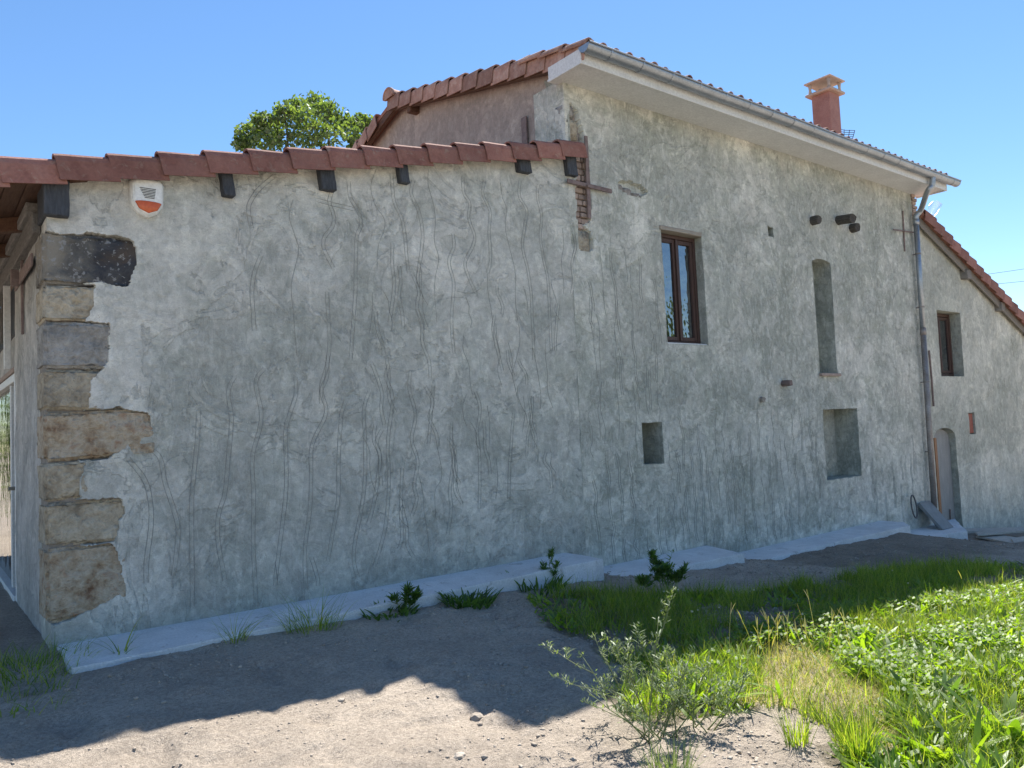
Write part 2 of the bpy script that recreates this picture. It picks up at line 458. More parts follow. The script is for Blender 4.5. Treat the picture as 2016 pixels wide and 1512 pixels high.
def dryf(x, y):
    x = np.asarray(x); y = np.asarray(y)
    return inpoly(x + .55 * (fbm(x, y, 2.2, 4, 251) - .5), y + .55 * (fbm(x, y, 2.2, 4, 253) - .5), DRY_POLY)
def axis(segs):
    out = []
    for a, b, s in segs: out += list(np.arange(a, b, s))
    return np.array(out + [segs[-1][1]])
gx = axis([(-400, -60, 40), (-60, -8, 4), (-8, -1, .25), (-1, 7, .03), (7, 13, .06), (13, 24, .15), (24, 60, 3), (60, 400, 40)])
gy = axis([(-400, -60, 40), (-60, -6, 4), (-6, 1.6, .2), (1.6, 6.7, .03), (6.7, 13, .3), (13, 60, 4), (60, 400, 40)])
A, B = np.meshgrid(gx, gy, indexing='ij')
V = np.stack([A, B, ground_full(A, B)], -1).reshape(-1, 3)
nx, ny = len(gx), len(gy)
I = np.arange(nx * ny).reshape(nx, ny)
Fq = np.stack([I[:-1, :-1], I[1:, :-1], I[1:, 1:], I[:-1, 1:]], -1).reshape(-1, 4)
soil = inpoly(V[:, 0] + .25 * (fbm(V[:, 0], V[:, 1], 3, 3, 41) - .5), V[:, 1] + .25 * (fbm(V[:, 0], V[:, 1], 3, 3, 43) - .5), GRASS_POLY) * .75
soil = soil * (1 - .95 * dryf(V[:, 0], V[:, 1]))
soil = np.maximum(soil, .5 * sstep(8.2, 9.5, V[:, 0]) * sstep(4.0, 4.6, V[:, 1]))
ground = link('ground', fastmesh('ground', V, Fq, M['sand'], {'soil': soil}, True), (0, 0, 0))
tag(ground, 'sandy grey beige ground sloping gently down along the house', None, None, 'structure')

# ------------------------------------------------------------------ walls
DW = 6.6
def wall_mesh(name, x0, x1, zb, zt, res, hfun, tonefun, mat, d=DW, thick=.55, cutters=()):
    xs = np.linspace(x0, x1, int((x1 - x0) / res) + 1)
    nzz = int((max(zt(x0), zt(x1)) - zb) / res) + 1
    t = np.linspace(0, 1, nzz)
    Xg, T = np.meshgrid(xs, t, indexing='ij')
    Zt = np.interp(Xg, [x0, x1], [zt(x0), zt(x1)])
    Zg = zb + T * (Zt - zb)
    H = hfun(Xg, Zg)
    n1, n2 = Xg.shape
    V = np.stack([Xg, d - H, Zg], -1).reshape(-1, 3)
    I = np.arange(n1 * n2).reshape(n1, n2)
    F = np.stack([I[:-1, :-1], I[1:, :-1], I[1:, 1:], I[:-1, 1:]], -1).reshape(-1, 4)
    ring = np.concatenate([I[:, 0], I[-1, 1:], I[-2::-1, -1], I[0, -2:0:-1]])
    nb = len(V); R = V[ring].copy(); R[:, 1] = d + thick
    cen = R.mean(0); V = np.concatenate([V, R, cen[None]])
    k = len(ring); a = np.arange(k); b2 = (a + 1) % k
    side = np.stack([ring[b2], ring[a], nb + a, nb + b2], -1)
    faces = F.tolist() + side.tolist() + [[int(nb + k), int(nb + q), int(nb + p)] for p, q in zip(a, b2)]
    c = (V.min(0) + V.max(0)) / 2
    tone = np.concatenate([tonefun(Xg, Zg).ravel(), np.full(k + 1, .5)])
    me = bpy.data.meshes.new(name)
    me.from_pydata((V - c).tolist(), [], faces)
    me.materials.append(mat)
    at = me.attributes.new('tone', 'FLOAT', 'POINT'); at.data.foreach_set('value', tone.astype(np.float32))
    me.update()
    if cutters:
        o = bpy.data.objects.new('wall_raw', me); COL.objects.link(o); o.location = c
        tmp = []
        for cv, cf in cutters:
            vv, ff = fixn(cv, cf)
            co = bpy.data.objects.new('cutter', mdata('cutter', vv, ff)); COL.objects.link(co); tmp.append(co)
            md = o.modifiers.new('cut', 'BOOLEAN'); md.operation = 'DIFFERENCE'; md.object = co
            try: md.solver = 'MANIFOLD'
            except Exception: md.solver = 'EXACT'
        bpy.context.view_layer.update()
        dg = bpy.context.evaluated_depsgraph_get()
        me2 = bpy.data.meshes.new_from_object(o.evaluated_get(dg))
        if len(me2.polygons) < 50:
            for md in o.modifiers: md.solver = 'EXACT'
            bpy.context.view_layer.update()
            dg = bpy.context.evaluated_depsgraph_get()
            me2 = bpy.data.meshes.new_from_object(o.evaluated_get(dg))
        for co in tmp: bpy.data.objects.remove(co)
        bpy.data.objects.remove(o)
        me = me2; me.name = name
    return me, c
def jag(poly, step=.08, amp=.008):
    out = []
    n = len(poly)
    for i in range(n):
        a = np.array(poly[i]); b = np.array(poly[(i + 1) % n])
        k = max(1, int(np.linalg.norm(b - a) / step))
        for j in range(k):
            p = a + (b - a) * j / k
            out.append(tuple(p + np.array([random.uniform(-amp, amp), random.uniform(-amp, amp)])))
    return out
def wall_px(pts, d=DW): return [tuple(onY(px, py, d)[[0, 2]]) for px, py in pts]

# ---- low building on the left ------------------------------------------------------------
low = thing('outbuilding', 'low rendered outbuilding with exposed corner stones and red verge tiles, at the left', 'building', (.8, DW, .1))
SL = .2212
def low_top(x): return 3.578 + SL * (x - .843)
QPX = [  # corner stones: plaster-free patch and material
    ([(60, 458), (180, 460), (262, 470), (266, 505), (250, 562), (180, 556), (60, 556)], 'grey_stone'),
    ([(60, 556), (180, 562), (186, 602), (170, 626), (60, 628)], 'sandstone'),
    ([(60, 632), (213, 634), (211, 690), (206, 722), (60, 724)], 'grey_stone'),
    ([(60, 728), (205, 724), (176, 745), (172, 806), (60, 808)], 'sandstone'),
    ([(60, 811), (230, 805), (288, 812), (296, 848), (258, 872), (205, 903), (60, 910)], 'rusty_stone'),
    ([(60, 912), (163, 912), (160, 984), (60, 992)], 'sandstone'),
    ([(60, 994), (160, 985), (240, 982), (243, 1012), (226, 1066), (60, 1080)], 'sandstone'),
    ([(60, 1083), (222, 1070), (240, 1112), (236, 1170), (190, 1192), (116, 1228), (60, 1230)], 'rusty_stone'),
]
QP = [wall_px(p) for p, _ in QPX]
QCOL = wall_px([(60, 458), (165, 462), (160, 560), (168, 640), (165, 730), (160, 810), (150, 910), (150, 990), (160, 1075), (165, 1180), (112, 1228), (60, 1228)])
def low_relief(x, z):
    h = .022 * (fbm(x, z, 1.2, 4, 61) - .5) + .012 * (fbm(x, z, 5, 4, 67) - .5)
    # thick trowelled edges round the bare stones
    jx = x + .06 * (fbm(x, z, 11, 4, 71) - .5) + .03 * (fbm(x, z, 3, 2, 73) - .5)
    jz = z + .045 * (fbm(x, z, 11, 4, 75) - .5)
    m = np.zeros(x.shape, bool); near = np.zeros(x.shape)
    for p in QP: m |= inpoly(jx, jz, p)
    m |= inpoly(jx, jz, QCOL)
    corner = sstep(2.2, .9, x) * sstep(.05, .5, z)
    h = h + corner * .016 * (fbm(x, z, 8, 4, 77) - .35)
    return np.where(m, -.085, h)
def low_tone(x, z):
    t = .46 + .75 * (fbm(x, z, .9, 4, 81) - .5) + .5 * (fbm(x, z, 3.1, 4, 83) - .5)
    t = t + .24 * sstep(2.0, 1.0, x)
    # smoother pale coat on the upper right
    edge = x + .5 * (fbm(x, z, 2.2, 4, 85) - .5); ez = z + .5 * (fbm(x, z, 2.6, 4, 87) - .5)
    t = t + .13 * (edge > 2.6) * (ez > 3.05) + .06 * (ez < .9)
    t = t - .5 * sstep(.42, .2, z + .35 * (fbm(x, z, 3.5, 4, 89) - .5))
    return np.clip(t, 0, 1)
me, c = wall_mesh('wall', .80, 6.14, -.3, lambda x: low_top(x) + .06, .014, low_relief, low_tone, M['plaster_low'])
link('wall', me, c, low)
# corner stones, each its own block
for i, (p, mname) in enumerate(QPX):
    q = QP[i]
    zs = [b for _, b in q]; z0, z1 = min(zs), max(zs)
    xr = max(a for a, _ in q) + .05
    V, F = bevelled(boxv(.772, xr, DW + .012 + random.uniform(-.006, .01), DW + .42, z0 + .004, z1 - .014), BOXF, .028, 3, .003, 15)
    V = np.array(V)
    nn = fbm(V[:, 0] + V[:, 1] + i * 3.1, V[:, 2], 7, 4, 91)
    V[:, 1] += (.06 * (nn - .5) + .04 * (fbm(V[:, 0] + i * 1.7, V[:, 2], 19, 3, 93) - .5)) * (V[:, 1] < DW + .2)
    V[:, 2] += .03 * (fbm(V[:, 0] * 6 + i, V[:, 1] * 6 + V[:, 2], 1, 3, 95) - .5) * (V[:, 1] < DW + .2)
    V[:, 0] += .02 * (nn - .5) * (V[:, 0] < .9)
    st = obj('quoin_stone', V.tolist(), F, M[mname], low, True)
    if i == 0: st['label'] = 'stone blackened with soot and pale lichen spots'
def soot():
    m, n, b, out = nmat('sooty_stone')
    co = coords(n)
    s = n.nodes.new('ShaderNodeSeparateXYZ'); n.links.new(co, s.inputs[0])
    k = math2(n, 'ADD', math2(n, 'MULTIPLY', s.outputs[0], 1.0), math2(n, 'MULTIPLY', nz(n, co, 3.5, 5, .65, .5), 1.3))
    c = ramp(n, k, [(.3, (.30, .27, .22)), (.55, (.13, .125, .115)), (.8, (.05, .052, .06)), (1.0, (.10, .08, .065))])
    v = nz(n, co, 22, 4, .6, .4)
    c = mixc(n, ramp(n, v, [(.58, 0.), (.62, .7)]), c, (.36, .36, .355))
    n.links.new(c, b.inputs['Base Color']); b.inputs['Roughness'].default_value = .9
    bumpn(n, b, math2(n, 'ADD', nz(n, co, 8, 7, .7), math2(n, 'MULTIPLY', nz(n, co, 40, 4), .4)), .05)
    return m
M['soot'] = soot()
[o for o in low.children if o.name == 'quoin_stone'][0].data.materials[0] = M['soot']
box('corner_mortar', .79, 1.25, DW + .055, DW + .4, .32, 3.2, M['mortar'], low, .004)
# side wall of the low building, facing left: narrow strip up to the glazed door, then wall above the door
def side_wall(name, y0, y1, z0, z1, mat, xx=.80):
    ys = np.arange(y0, y1 + .01, .05); zs = np.arange(z0, z1 + .01, .05)
    Yg, Zg = np.meshgrid(ys, zs, indexing='ij')
    H = .03 * (fbm(Yg, Zg, 1.5, 4, 101) - .5) + .02 * (fbm(Yg, Zg, 6, 4, 103) - .5)
    V = np.stack([xx - H, Yg, Zg], -1).reshape(-1, 3)
    n1, n2 = Yg.shape; I = np.arange(n1 * n2).reshape(n1, n2)
    F = np.stack([I[:-1, :-1], I[:-1, 1:], I[1:, 1:], I[1:, :-1]], -1).reshape(-1, 4)
    c = (V.min(0) + V.max(0)) / 2
    me = fastmesh(name, V - c, F, mat, {'tone': np.clip(.55 + .8 * (fbm(Yg, Zg, 2, 4, 105).ravel() - .5), 0, 1)})
    return link(name, me, c, low)
side_wall('side_wall', 6.98, 9.0, -.3, 3.5, M['plaster_side'])
V, F = prism([(7.1, -.3), (9.02, -.3), (9.02, 3.5), (7.1, 3.5)], 'x', .83, 1.3)
obj('wall_core', *fixn(V, F), M['plaster_side'], low)
side_wall('wall_over_door', 9.0, 13.0, 2.42, 2.8, M['plaster_side'], .84)
# roof of the low building
RX0, RX1 = -1.1, 6.2
def slopebox(name, x0, x1, y0, y1, lo, hi, mat, bev=.004, parent=low):
    V = [(x, y, low_top(x) + o) for x in (x0, x1) for y in (y0, y1) for o in (lo, hi)]
    return obj(name, *bevelled(V, BOXF, bev, 1), mat, parent)
roof = slopebox('roof', RX0, RX1, 6.50, 13.2, .055, .145, M['tile_old'])
# boards under the eaves, running along the side of the building
x = RX0 + .02
while x < .98:
    w = .135
    slopebox('eave_board', x, x + w - .006, 6.56, 12.9, .015 - random.uniform(0, .004), .052, M['brown_board'], .003)
    x += w
for yy in (7.55, 8.6, 9.65, 10.7, 11.8):
    slopebox('rafter', RX0 + .05, .78, yy, yy + .09, -.11, .012, M['brown_board'], .005)
# wall plate along the side
box('wall_plate', .735, .80, 6.9, 12.9, 3.28, 3.44, M['grey_timber'], low, .008, .002, 3)
box('wall_plate', .70, .80, 6.95, 12.9, 3.445, 3.53, M['grey_timber'], low, .008, .002, 3)
# dark purlin ends under the verge
for px0, px1, drop in ((86, 137, .215), (255, 292, .07), (435, 458, .15), (630, 659, .155), (786, 805, .135), (1022, 1046, .105), (1119, 1138, .18)):
    a = onY(px0, 360, DW - .08)[0]; b = onY(px1, 360, DW - .08)[0]
    zt = low_top((a + b) / 2) + .03
    out = -.004 if px0 == 255 else .07 + .02 * random.random()
    V = [(x + (.025 if z_ < zt else -.0) * (px0 > 100), y, z_) for x in (a, b) for y in (DW - out, DW + .3) for z_ in (zt - drop - .06, zt)]
    obj('purlin_end', *bevelled(V, BOXF, .007, 1, .003, 2), M['black_timber'], low)
# verge tiles
def verge_tile_mesh(L, mat, drop=.17):
    out = [(0, -drop), (0, -.01), (.012, .028), (.045, .052), (.085, .058), (.125, .05), (.155, .025), (.165, -.005), (.31, -.012)]
    inn = [(.31, -.026), (.178, -.02), (.16, .008), (.128, .034), (.085, .042), (.05, .037), (.024, .016), (.014, -.012), (.014, -drop)]
    sec = out + inn; n = len(sec)
    V = []
    for (x, s, dz, dy) in ((0, 1.0, .030, -.016), (.05, 1.0, .027, -.014), (L * .55, .98, .012, -.005), (L + .05, .96, -.008, .006)):
        for y, z in sec: V.append((x, y * s + dy, z * s + dz))
    F = []
    for k in range(3):
        for i in range(n): F.append([k * n + i, k * n + (i + 1) % n, (k + 1) * n + (i + 1) % n, (k + 1) * n + i])
    F.append(list(range(n))[::-1]); F.append([3 * n + i for i in range(n)])
    return mdata('verge_tile', *bevelled(V, F, 0), mat)
vt = verge_tile_mesh(.365, M['tile'], .155)
ang = math.atan(SL)
k = 0; x = .845 - .362 * 6
while x < 6.05:
    link('verge_tile', vt, (x, 6.45 + random.uniform(-.006, .006), low_top(x) + .122 + random.uniform(-.007, .007)), roof,
         (random.uniform(-.03, .03), -ang + random.uniform(-.016, .016), random.uniform(-.02, .02)))
    x += .362
# other roof tile courses behind the verge: barrel rows seen only as their lit crests
def barrel_mesh(name, pitch, L, r, mat, t=.012, tail=.05):
    sec = []
    for i in range(9):
        a = math.pi * (1 - i / 8); sec.append((r * math.cos(a), r * math.sin(a)))
    sec = sec + [(pitch - r, -.004)]
    low2 = [(px, pz - t) for px, pz in reversed(sec)]
    low2 = [(px * .84 if abs(px) <= r else px, pz) for px, pz in low2]
    full = sec + low2; n = len(full)
    V = []
    for y, dz, s in ((0, .022, 1.03), (L * .5, .010, 1.0), (L + tail, -.004, .95)):
        for px, pz in full: V.append((px * s, y, pz * s + dz))
    F = []
    for kk in range(2):
        for i in range(n): F.append([kk * n + i, (kk + 1) * n + i, (kk + 1) * n + (i + 1) % n, kk * n + (i + 1) % n])
    F.append(list(range(n))); F.append([2 * n + i for i in range(n)][::-1])
    return mdata(name, *bevelled(V, F, 0), mat)
# glazed door on the side
door = link('door', None, (.83, 9.02, .1), low)
box('door_frame', .80, .90, 8.98, 9.06, .12, 2.36, M['white_paint'], door)
box('door_frame', .80, .90, 9.06, 13, 2.28, 2.36, M['white_paint'], door)
box('door_frame', .78, .90, 9.06, 13, .10, .17, M['white_paint'], door)
box('door_frame', .82, .90, 9.62, 9.70, .17, 2.28, M['white_paint'], door)
box('pane', .85, .87, 9.06, 9.62, .17, 2.28, M['door_glass'], door, 0)
box('pane', .86, .88, 9.70, 13, .17, 2.28, M['door_glass'], door, 0)
hv, hf = tube([(.80, 9.03, 1.22), (.755, 9.03, 1.22), (.745, 9.03, 1.22)], [.018, .018, .03], 10)
obj('handle', hv, hf, M['lintel'], door, True)
box('brick_lintel', .79, .84, 8.98, 12.8, 2.37, 2.42, M['brick'], low)
# timber screen above the door with its pale upright
box('screen_post', .74, .80, 9.30, 9.36, 2.42, 3.44, M['white_paint'], low, .004)
box('screen_back', .84, .88, 9.36, 12.8, 2.8, 3.30, M['black_timber'], low, .004)
for i in range(9):
    yy = 9.55 + i * .33
    V = [(xx, yy + o + s * .12, zz) for xx in (.79, .81) for o in (0, .05) for zz, s in ((2.8, 1), (3.3, 0))]
    obj('slat', *bevelled(V, BOXF, .003, 1), M['grey_timber'], low)
# iron tie on the side wall near the corner
tie = link('wall_tie', None, (.78, 8.0, 3.1), low)
obj('strap', *bevelled(boxv(.765, .785, 7.98, 8.03, 2.62, 3.48), BOXF, .003, 1), M['iron'], tie)
obj('strap', *bevelled(boxv(.748, .764, 7.1, 8.35, 3.06, 3.16), BOXF, .003, 1), M['iron'], tie)
obj('wedge', *bevelled(boxv(.69, .75, 7.97, 8.04, 3.05, 3.19), BOXF, .003, 1), M['iron'], tie)

# ---- main house ----------------------------------------------------------------------------
house = thing('farmhouse', 'tall rendered farmhouse with white eaves, gutter and red chimney, in the middle', 'house', (10.6, DW, -.3))
HX0, HX1 = 6.14, 15.13
SEAM = [wall_px(p) for p in (
    [(1121, 200), (1136, 222), (1143, 240), (1148, 270), (1156, 330), (1160, 360), (1162, 400), (1163, 432), (1148, 446), (1164, 458), (1168, 492), (1143, 494), (1138, 440), (1137, 400), (1134, 330), (1126, 290), (1118, 240)],
    [(1217, 357), (1240, 357), (1262, 366), (1278, 380), (1262, 388), (1240, 382), (1220, 372)])]
def house_relief(x, z):
    h = .03 * (fbm(x, z, .8, 4, 111) - .5) + .016 * (fbm(x, z, 4, 4, 113) - .5)
    jx = x + .06 * (fbm(x, z, 8, 3, 115) - .5); jz = z + .05 * (fbm(x, z, 8, 3, 117) - .5)
    m = inpoly(jx, jz, SEAM[0]) | inpoly(jx, jz, SEAM[1])
    return np.where(m, -.06, h)
def house_tone(x, z):
    t = .42 + .8 * (fbm(x, z, .8, 4, 121) - .5) + .75 * (fbm(x, z, 3.4, 5, 123) - .5)
    ez = z + .5 * (fbm(x, z, 1.8, 4, 125) - .5)
    t = t + .2 * (ez < 1.75) * sstep(6, 7.5, x) + .0 * z
    return np.clip(t, 0, 1)
def rectp(x0, x1, z0, z1): return [(x0, z0), (x1, z0), (x1, z1), (x0, z1)]
def arch(x0, x1, z0, z1, rise):
    p = [(x0, z0), (x1, z0), (x1, z1 - rise)]
    for i in range(1, 8):
        a = math.pi * i / 8
        p.append(((x0 + x1) / 2 + (x1 - x0) / 2 * math.cos(a), z1 - rise + rise * math.sin(a)))
    return p + [(x0, z1 - rise)]
def cut(poly, depth, amp=.006, d=DW): return prism(jag(poly, .12, amp), 'y', d - .4, d + depth)
cuts = [cut(rectp(7.77, 8.60, 2.60, 4.16), .34, .004),
        cut(arch(11.38, 11.92, 2.24, 4.10, .07), .30),
        cut(rectp(11.40, 12.47, .54, 1.66), .42),
        cut(rectp(7.19, 7.56, 1.06, 1.58), .36),
        cut(jag(rectp(10.2, 10.34, 4.30, 4.46), .05, .01), .2)]
me, c = wall_mesh('wall', HX0, HX1, -1.2, lambda x: 5.735, .022, house_relief, house_tone, M['plaster_house'], cutters=cuts)
link('wall', me, c, house)
# bricks and stones bared at the joint with the low building
zb = 3.94
row = 0
while zb < 4.78:
    hgt = random.uniform(.055, .07)
    xo = 6.235 + random.uniform(-.02, .02)
    for j in range(2):
        w = random.uniform(.10, .17)
        V, F = bevelled(boxv(xo, xo + w, DW + .02 + random.uniform(-.012, .012), DW + .2, zb, zb + hgt), BOXF, .008, 1, .003)
        obj('brick', V, F, M['brick'], house)
        xo += w + .012
    zb += hgt + .014
for (x0, x1, z0, z1, mm) in ((6.21, 6.47, 3.60, 3.92, 'sandstone'), (6.16, 6.36, 5.02, 5.27, 'sandstone'), (6.17, 6.40, 4.82, 5.005, 'grey_stone'),
                             (6.14, 6.32, 5.29, 5.44, 'grey_stone')):
    V, F = bevelled(boxv(x0, x1, DW + .015, DW + .25, z0, z1), BOXF, .015, 2, .004, 2)
    obj('stone', V, F, M[mm], house, True)
for (x0, x1, z0, z1) in ((6.92, 7.10, 4.46, 4.60), (7.105, 7.26, 4.45, 4.57), (7.265, 7.42, 4.42, 4.53)):
    V, F = bevelled(boxv(x0, x1, DW + .015, DW + .2, z0, z1), BOXF, .015, 2, .006, 2)
    obj('stone', V, F, M['mortar'], house, True)
# iron ties on the front
def tie_front(px_v, px_h, w, root):
    t = link('wall_tie', None, onY(*px_h[0], DW), root)
    a = onY(*px_v[0], DW - .02); b = onY(*px_v[1], DW - .02)
    V = []
    for p, ww in ((a, w * .8), ((a + b) / 2, w * 1.1), (b, w * .9)):
        for y in (DW - .035, DW - .012):
            V += [(p[0] - ww / 2, y, p[2]), (p[0] + ww / 2, y, p[2])]
    F = [(0, 1, 3, 2), (8, 10, 11, 9)]
    for k in (0, 4):
        for i, j in ((0, 1), (1, 3), (3, 2), (2, 0)): F.append((k + i, k + 4 + i, k + 4 + j, k + j))
    obj('strap', *fixn(V, F, .003), M['iron'], t)
    a = onY(*px_h[0], DW - .04); b = onY(*px_h[1], DW - .04)
    V = [(p[0], y, p[2] + o) for p in (a, b) for y in (DW - .058, DW - .036) for o in (-w * .45, w * .45)]
    obj('strap', *fixn(V, BOXF, .003), M['iron'], t)
    mx = (np.array(px_v).mean(0)[0], np.array(px_h).mean(0)[1])
    p = onY(mx[0], mx[1], DW - .06)
    obj('bolt', *tube([(p[0], DW - .03, p[2]), (p[0], DW - .085, p[2])], w * .33, 8), M['iron'], t)
tie_front([(1153, 268), (1160, 430)], [(1116, 356), (1203, 377)], .055, house)
tie_front([(1777, 415), (1781, 495)], [(1758, 452), (1800, 458)], .022, house)
# eaves: soffit, fascia, end board
box('soffit', 5.98, 15.32, 6.12, DW + .1, 5.69, 5.712, M['white_board'], house, .002)
box('fascia', 5.98, 15.32, 6.085, 6.115, 5.665, 5.86, M['white_board'], house, .004)
box('end_board', 5.955, 5.978, 6.085, DW + .05, 5.665, 5.84, M['white_board'], house, .003)
box('end_board', 15.322, 15.345, 6.085, DW + .05, 5.665, 5.82, M['white_board'], house, .003)
# gutter: half round with rolled lip and end caps
gutter = link('gutter', None, (10.6, 6.0, 5.78), house)
gsec = []
GR = .085; GY = 6.0; GZc = 5.835
for i in range(13):
    a = math.pi + math.pi * i / 12
    gsec.append((GY + GR * math.cos(a), GZc + GR * math.sin(a)))
lip = [(GY - GR - .004 + .011 * math.cos(t), GZc + .006 + .011 * math.sin(t)) for t in np.linspace(-.5, 4.6, 7)]
full = lip[::-1] + gsec
inner = [(GY + (GR - .004) * math.cos(math.pi + math.pi * i / 12), GZc + (GR - .004) * math.sin(math.pi + math.pi * i / 12)) for i in range(13)][::-1]
sec = full + inner
xs = np.linspace(5.93, 15.55, 22)
V = []; n = len(sec)
for xx in xs:
    sag = .004 * math.sin(xx * 2.1)
    V += [(xx, y, z + sag) for y, z in sec]
F = [[k * n + i, k * n + (i + 1) % n, (k + 1) * n + (i + 1) % n, (k + 1) * n + i] for k in range(len(xs) - 1) for i in range(n)]
obj('trough', *fixn(V, F), M['zinc'], gutter, True)
for xx in (5.928, 15.552):
    V, F = prism(gsec, 'x', xx - .002, xx + .002); obj('end_cap', *fixn(V, F), M['zinc'], gutter)
bs = [(GY + (GR + .004) * math.cos(math.pi + math.pi * i / 10), GZc + (GR + .004) * math.sin(math.pi + math.pi * i / 10)) for i in range(11)]
bi = [(GY + (GR + .0005) * math.cos(math.pi + math.pi * i / 10), GZc + (GR + .0005) * math.sin(math.pi + math.pi * i / 10)) for i in range(11)][::-1]
V, F = prism(bs + bi, 'x', -.014, .014); V, F = fixn(V, F)
bme = mdata('bracket', np.array(V) - np.array([0, GY, GZc]), F, M['zinc'])
xx = 6.3
while xx < 15.4:
    link('bracket', bme, (xx, GY, GZc), gutter); xx += .53
# downpipe with swan neck
pt = onY(1803, 432, 6.5); pm = onY(1814, 652, 6.5); pb = onY(1841, 1024, 6.5)
pt = np.array([pt[0], 6.5, pt[2]])
down = link('downpipe', None, (pb[0], 6.5, -.5), house)
gp = onY(1838, 378, 6.0)
obj('swan_neck', *tube(spline([(gp[0], 6.0, 5.77), (gp[0], 6.02, 5.62), (gp[0] - .01, 6.10, 5.53), (pt[0] + .02, 6.40, pt[2] + .17), (pt[0], 6.49, pt[2] + .06), (pt[0], 6.5, pt[2] - .1)], 6), .05, 14), M['zinc'], down, True)
def along(t): return pt + (pb - pt) * t
tm = (pt[2] - pm[2]) / (pt[2] - pb[2])
obj('collar', *tube([along(.0), along(.018)], .057, 14), M['zinc'], down, True)
obj('pipe', *tube([along(.01), along(tm)], .047, 14), M['zinc'], down, True)
obj('collar', *tube([along(tm - .01), along(tm + .012)], .056, 14), M['zinc_old'], down, True)
obj('pipe', *tube([along(tm), along(1.0)], .05, 14), M['zinc_old'], down, True)
obj('shoe', *tube(spline([along(.985), along(1.0) + np.array([0, -.03, -.05]), along(1.0) + np.array([0, -.14, -.08])], 5), .055, 12), M['zinc_old'], down, True)
for t in (.12, .3, .55, .78):
    p = along(t)
    obj('clip', *tube([p, p + np.array([0, 0, .03])], .054, 14), M['zinc_old'], down)
    obj('clip', *fixn(boxv(p[0] - .01, p[0] + .01, 6.54, 6.62, p[2] + .005, p[2] + .025), BOXF), M['zinc_old'], down)
# old iron pipe stub next to it
obj('old_pipe', *tube([onY(1829, 690, 6.6), onY(1834, 745, 6.6), onY(1838, 800, 6.6)], .02, 8), M['iron'], house)
# the gable, seen over the low roof
def gz(y): return 5.79 + .236 * (y - 6.07) if y < 10.45 else 5.79 + .236 * (10.45 - 6.07) - .29 * (y - 10.45)
V, F = prism([(6.66, 3.6), (14.3, 3.6), (14.3, gz(14.3)), (10.45, gz(10.45)), (6.66, gz(6.66))], 'x', 6.21, 6.6)
obj('gable_wall', *fixn(V, F), M['plaster_gable'], house)
V, F = prism([(6.6, 4.7), (7.1, 4.7), (6.96, 5.0), (7.0, 5.3), (6.9, 5.6), (7.0, 5.88), (6.6, 5.70)], 'x', 6.19, 6.22)
obj('gable_render_edge', *fixn(V, F), M['plaster_house'], house)
obj('gable_strap', *fixn(boxv(6.165, 6.19, 7.35, 7.45, 5.05, 5.55), BOXF, .003), M['iron'], house)
obj('flashing', *fixn([(xx, y, z + o) for xx in (6.12, 6.2) for y, z in ((6.7, 4.98), (7.6, 5.14)) for o in (0, .05)], BOXF, .003), M['cap'], house)
# roof body and its tiles
hroof = link('roof', None, (10.6, 10.45, 6.8), house)
V, F = prism([(6.10, gz(6.10) - .0), (10.45, gz(10.45)), (14.3, gz(14.3)), (14.3, gz(14.3) + .06), (10.45, gz(10.45) + .06), (6.10, gz(6.10) + .06)], 'x', 6.02, 15.3)
obj('roof_deck', *fixn(V, F), M['tile_old'], hroof)
V, F = prism([(6.12, gz(6.12) - .115), (10.45, gz(10.45) - .115), (14.3, gz(14.3) - .115), (14.3, gz(14.3) - .003), (10.45, gz(10.45) - .003), (6.12, gz(6.12) - .003)], 'x', 6.03, 6.1)
obj('barge_board', *fixn(V, F), M['brown_board'], hroof)
bt = barrel_mesh('roof_tile', .2155, .40, .07, M['tile_pale'])
th = math.atan(.236)
for kk in range(43):
    for r in range(3):
        y = 5.985 + .40 * r * math.cos(th)
        xx = 6.0 + .2155 * kk + random.uniform(-.006, .006)
        if xx > 15.35: continue
        link('roof_tile', bt, (xx, y + random.uniform(-.008, .008), gz(y) + .062 + random.uniform(-.003, .003)), hroof, (th + random.uniform(-.012, .012), random.uniform(-.03, .03), random.uniform(-.02, .02)))
# verge tiles of the gable: mirrored along Y
hv = verge_tile_mesh(.345, M['tile_pale'], .19)
hvc = np.array([v.co for v in hv.vertices])
# local x (slope) -> Y, local y (inwards) -> X
Vh = np.stack([hvc[:, 1], hvc[:, 0], hvc[:, 2]], -1)
hv2 = mdata('verge_tile', *bevelled(Vh.tolist(), [list(p.vertices) for p in hv.polygons], 0), M['tile_pale'])
y = 6.02
while y < 10.3:
    link('verge_tile', hv2, (5.985 + random.uniform(-.005, .005), y, gz(y) + .075), hroof, (th + random.uniform(-.008, .008), 0, random.uniform(-.01, .01)))
    y += .345
y = 10.95
thb = -math.atan(.29)
while y < 14.2:
    link('verge_tile', hv2, (5.985, y, gz(y) + .075), hroof, (thb, 0, math.pi * 0)); y += .345
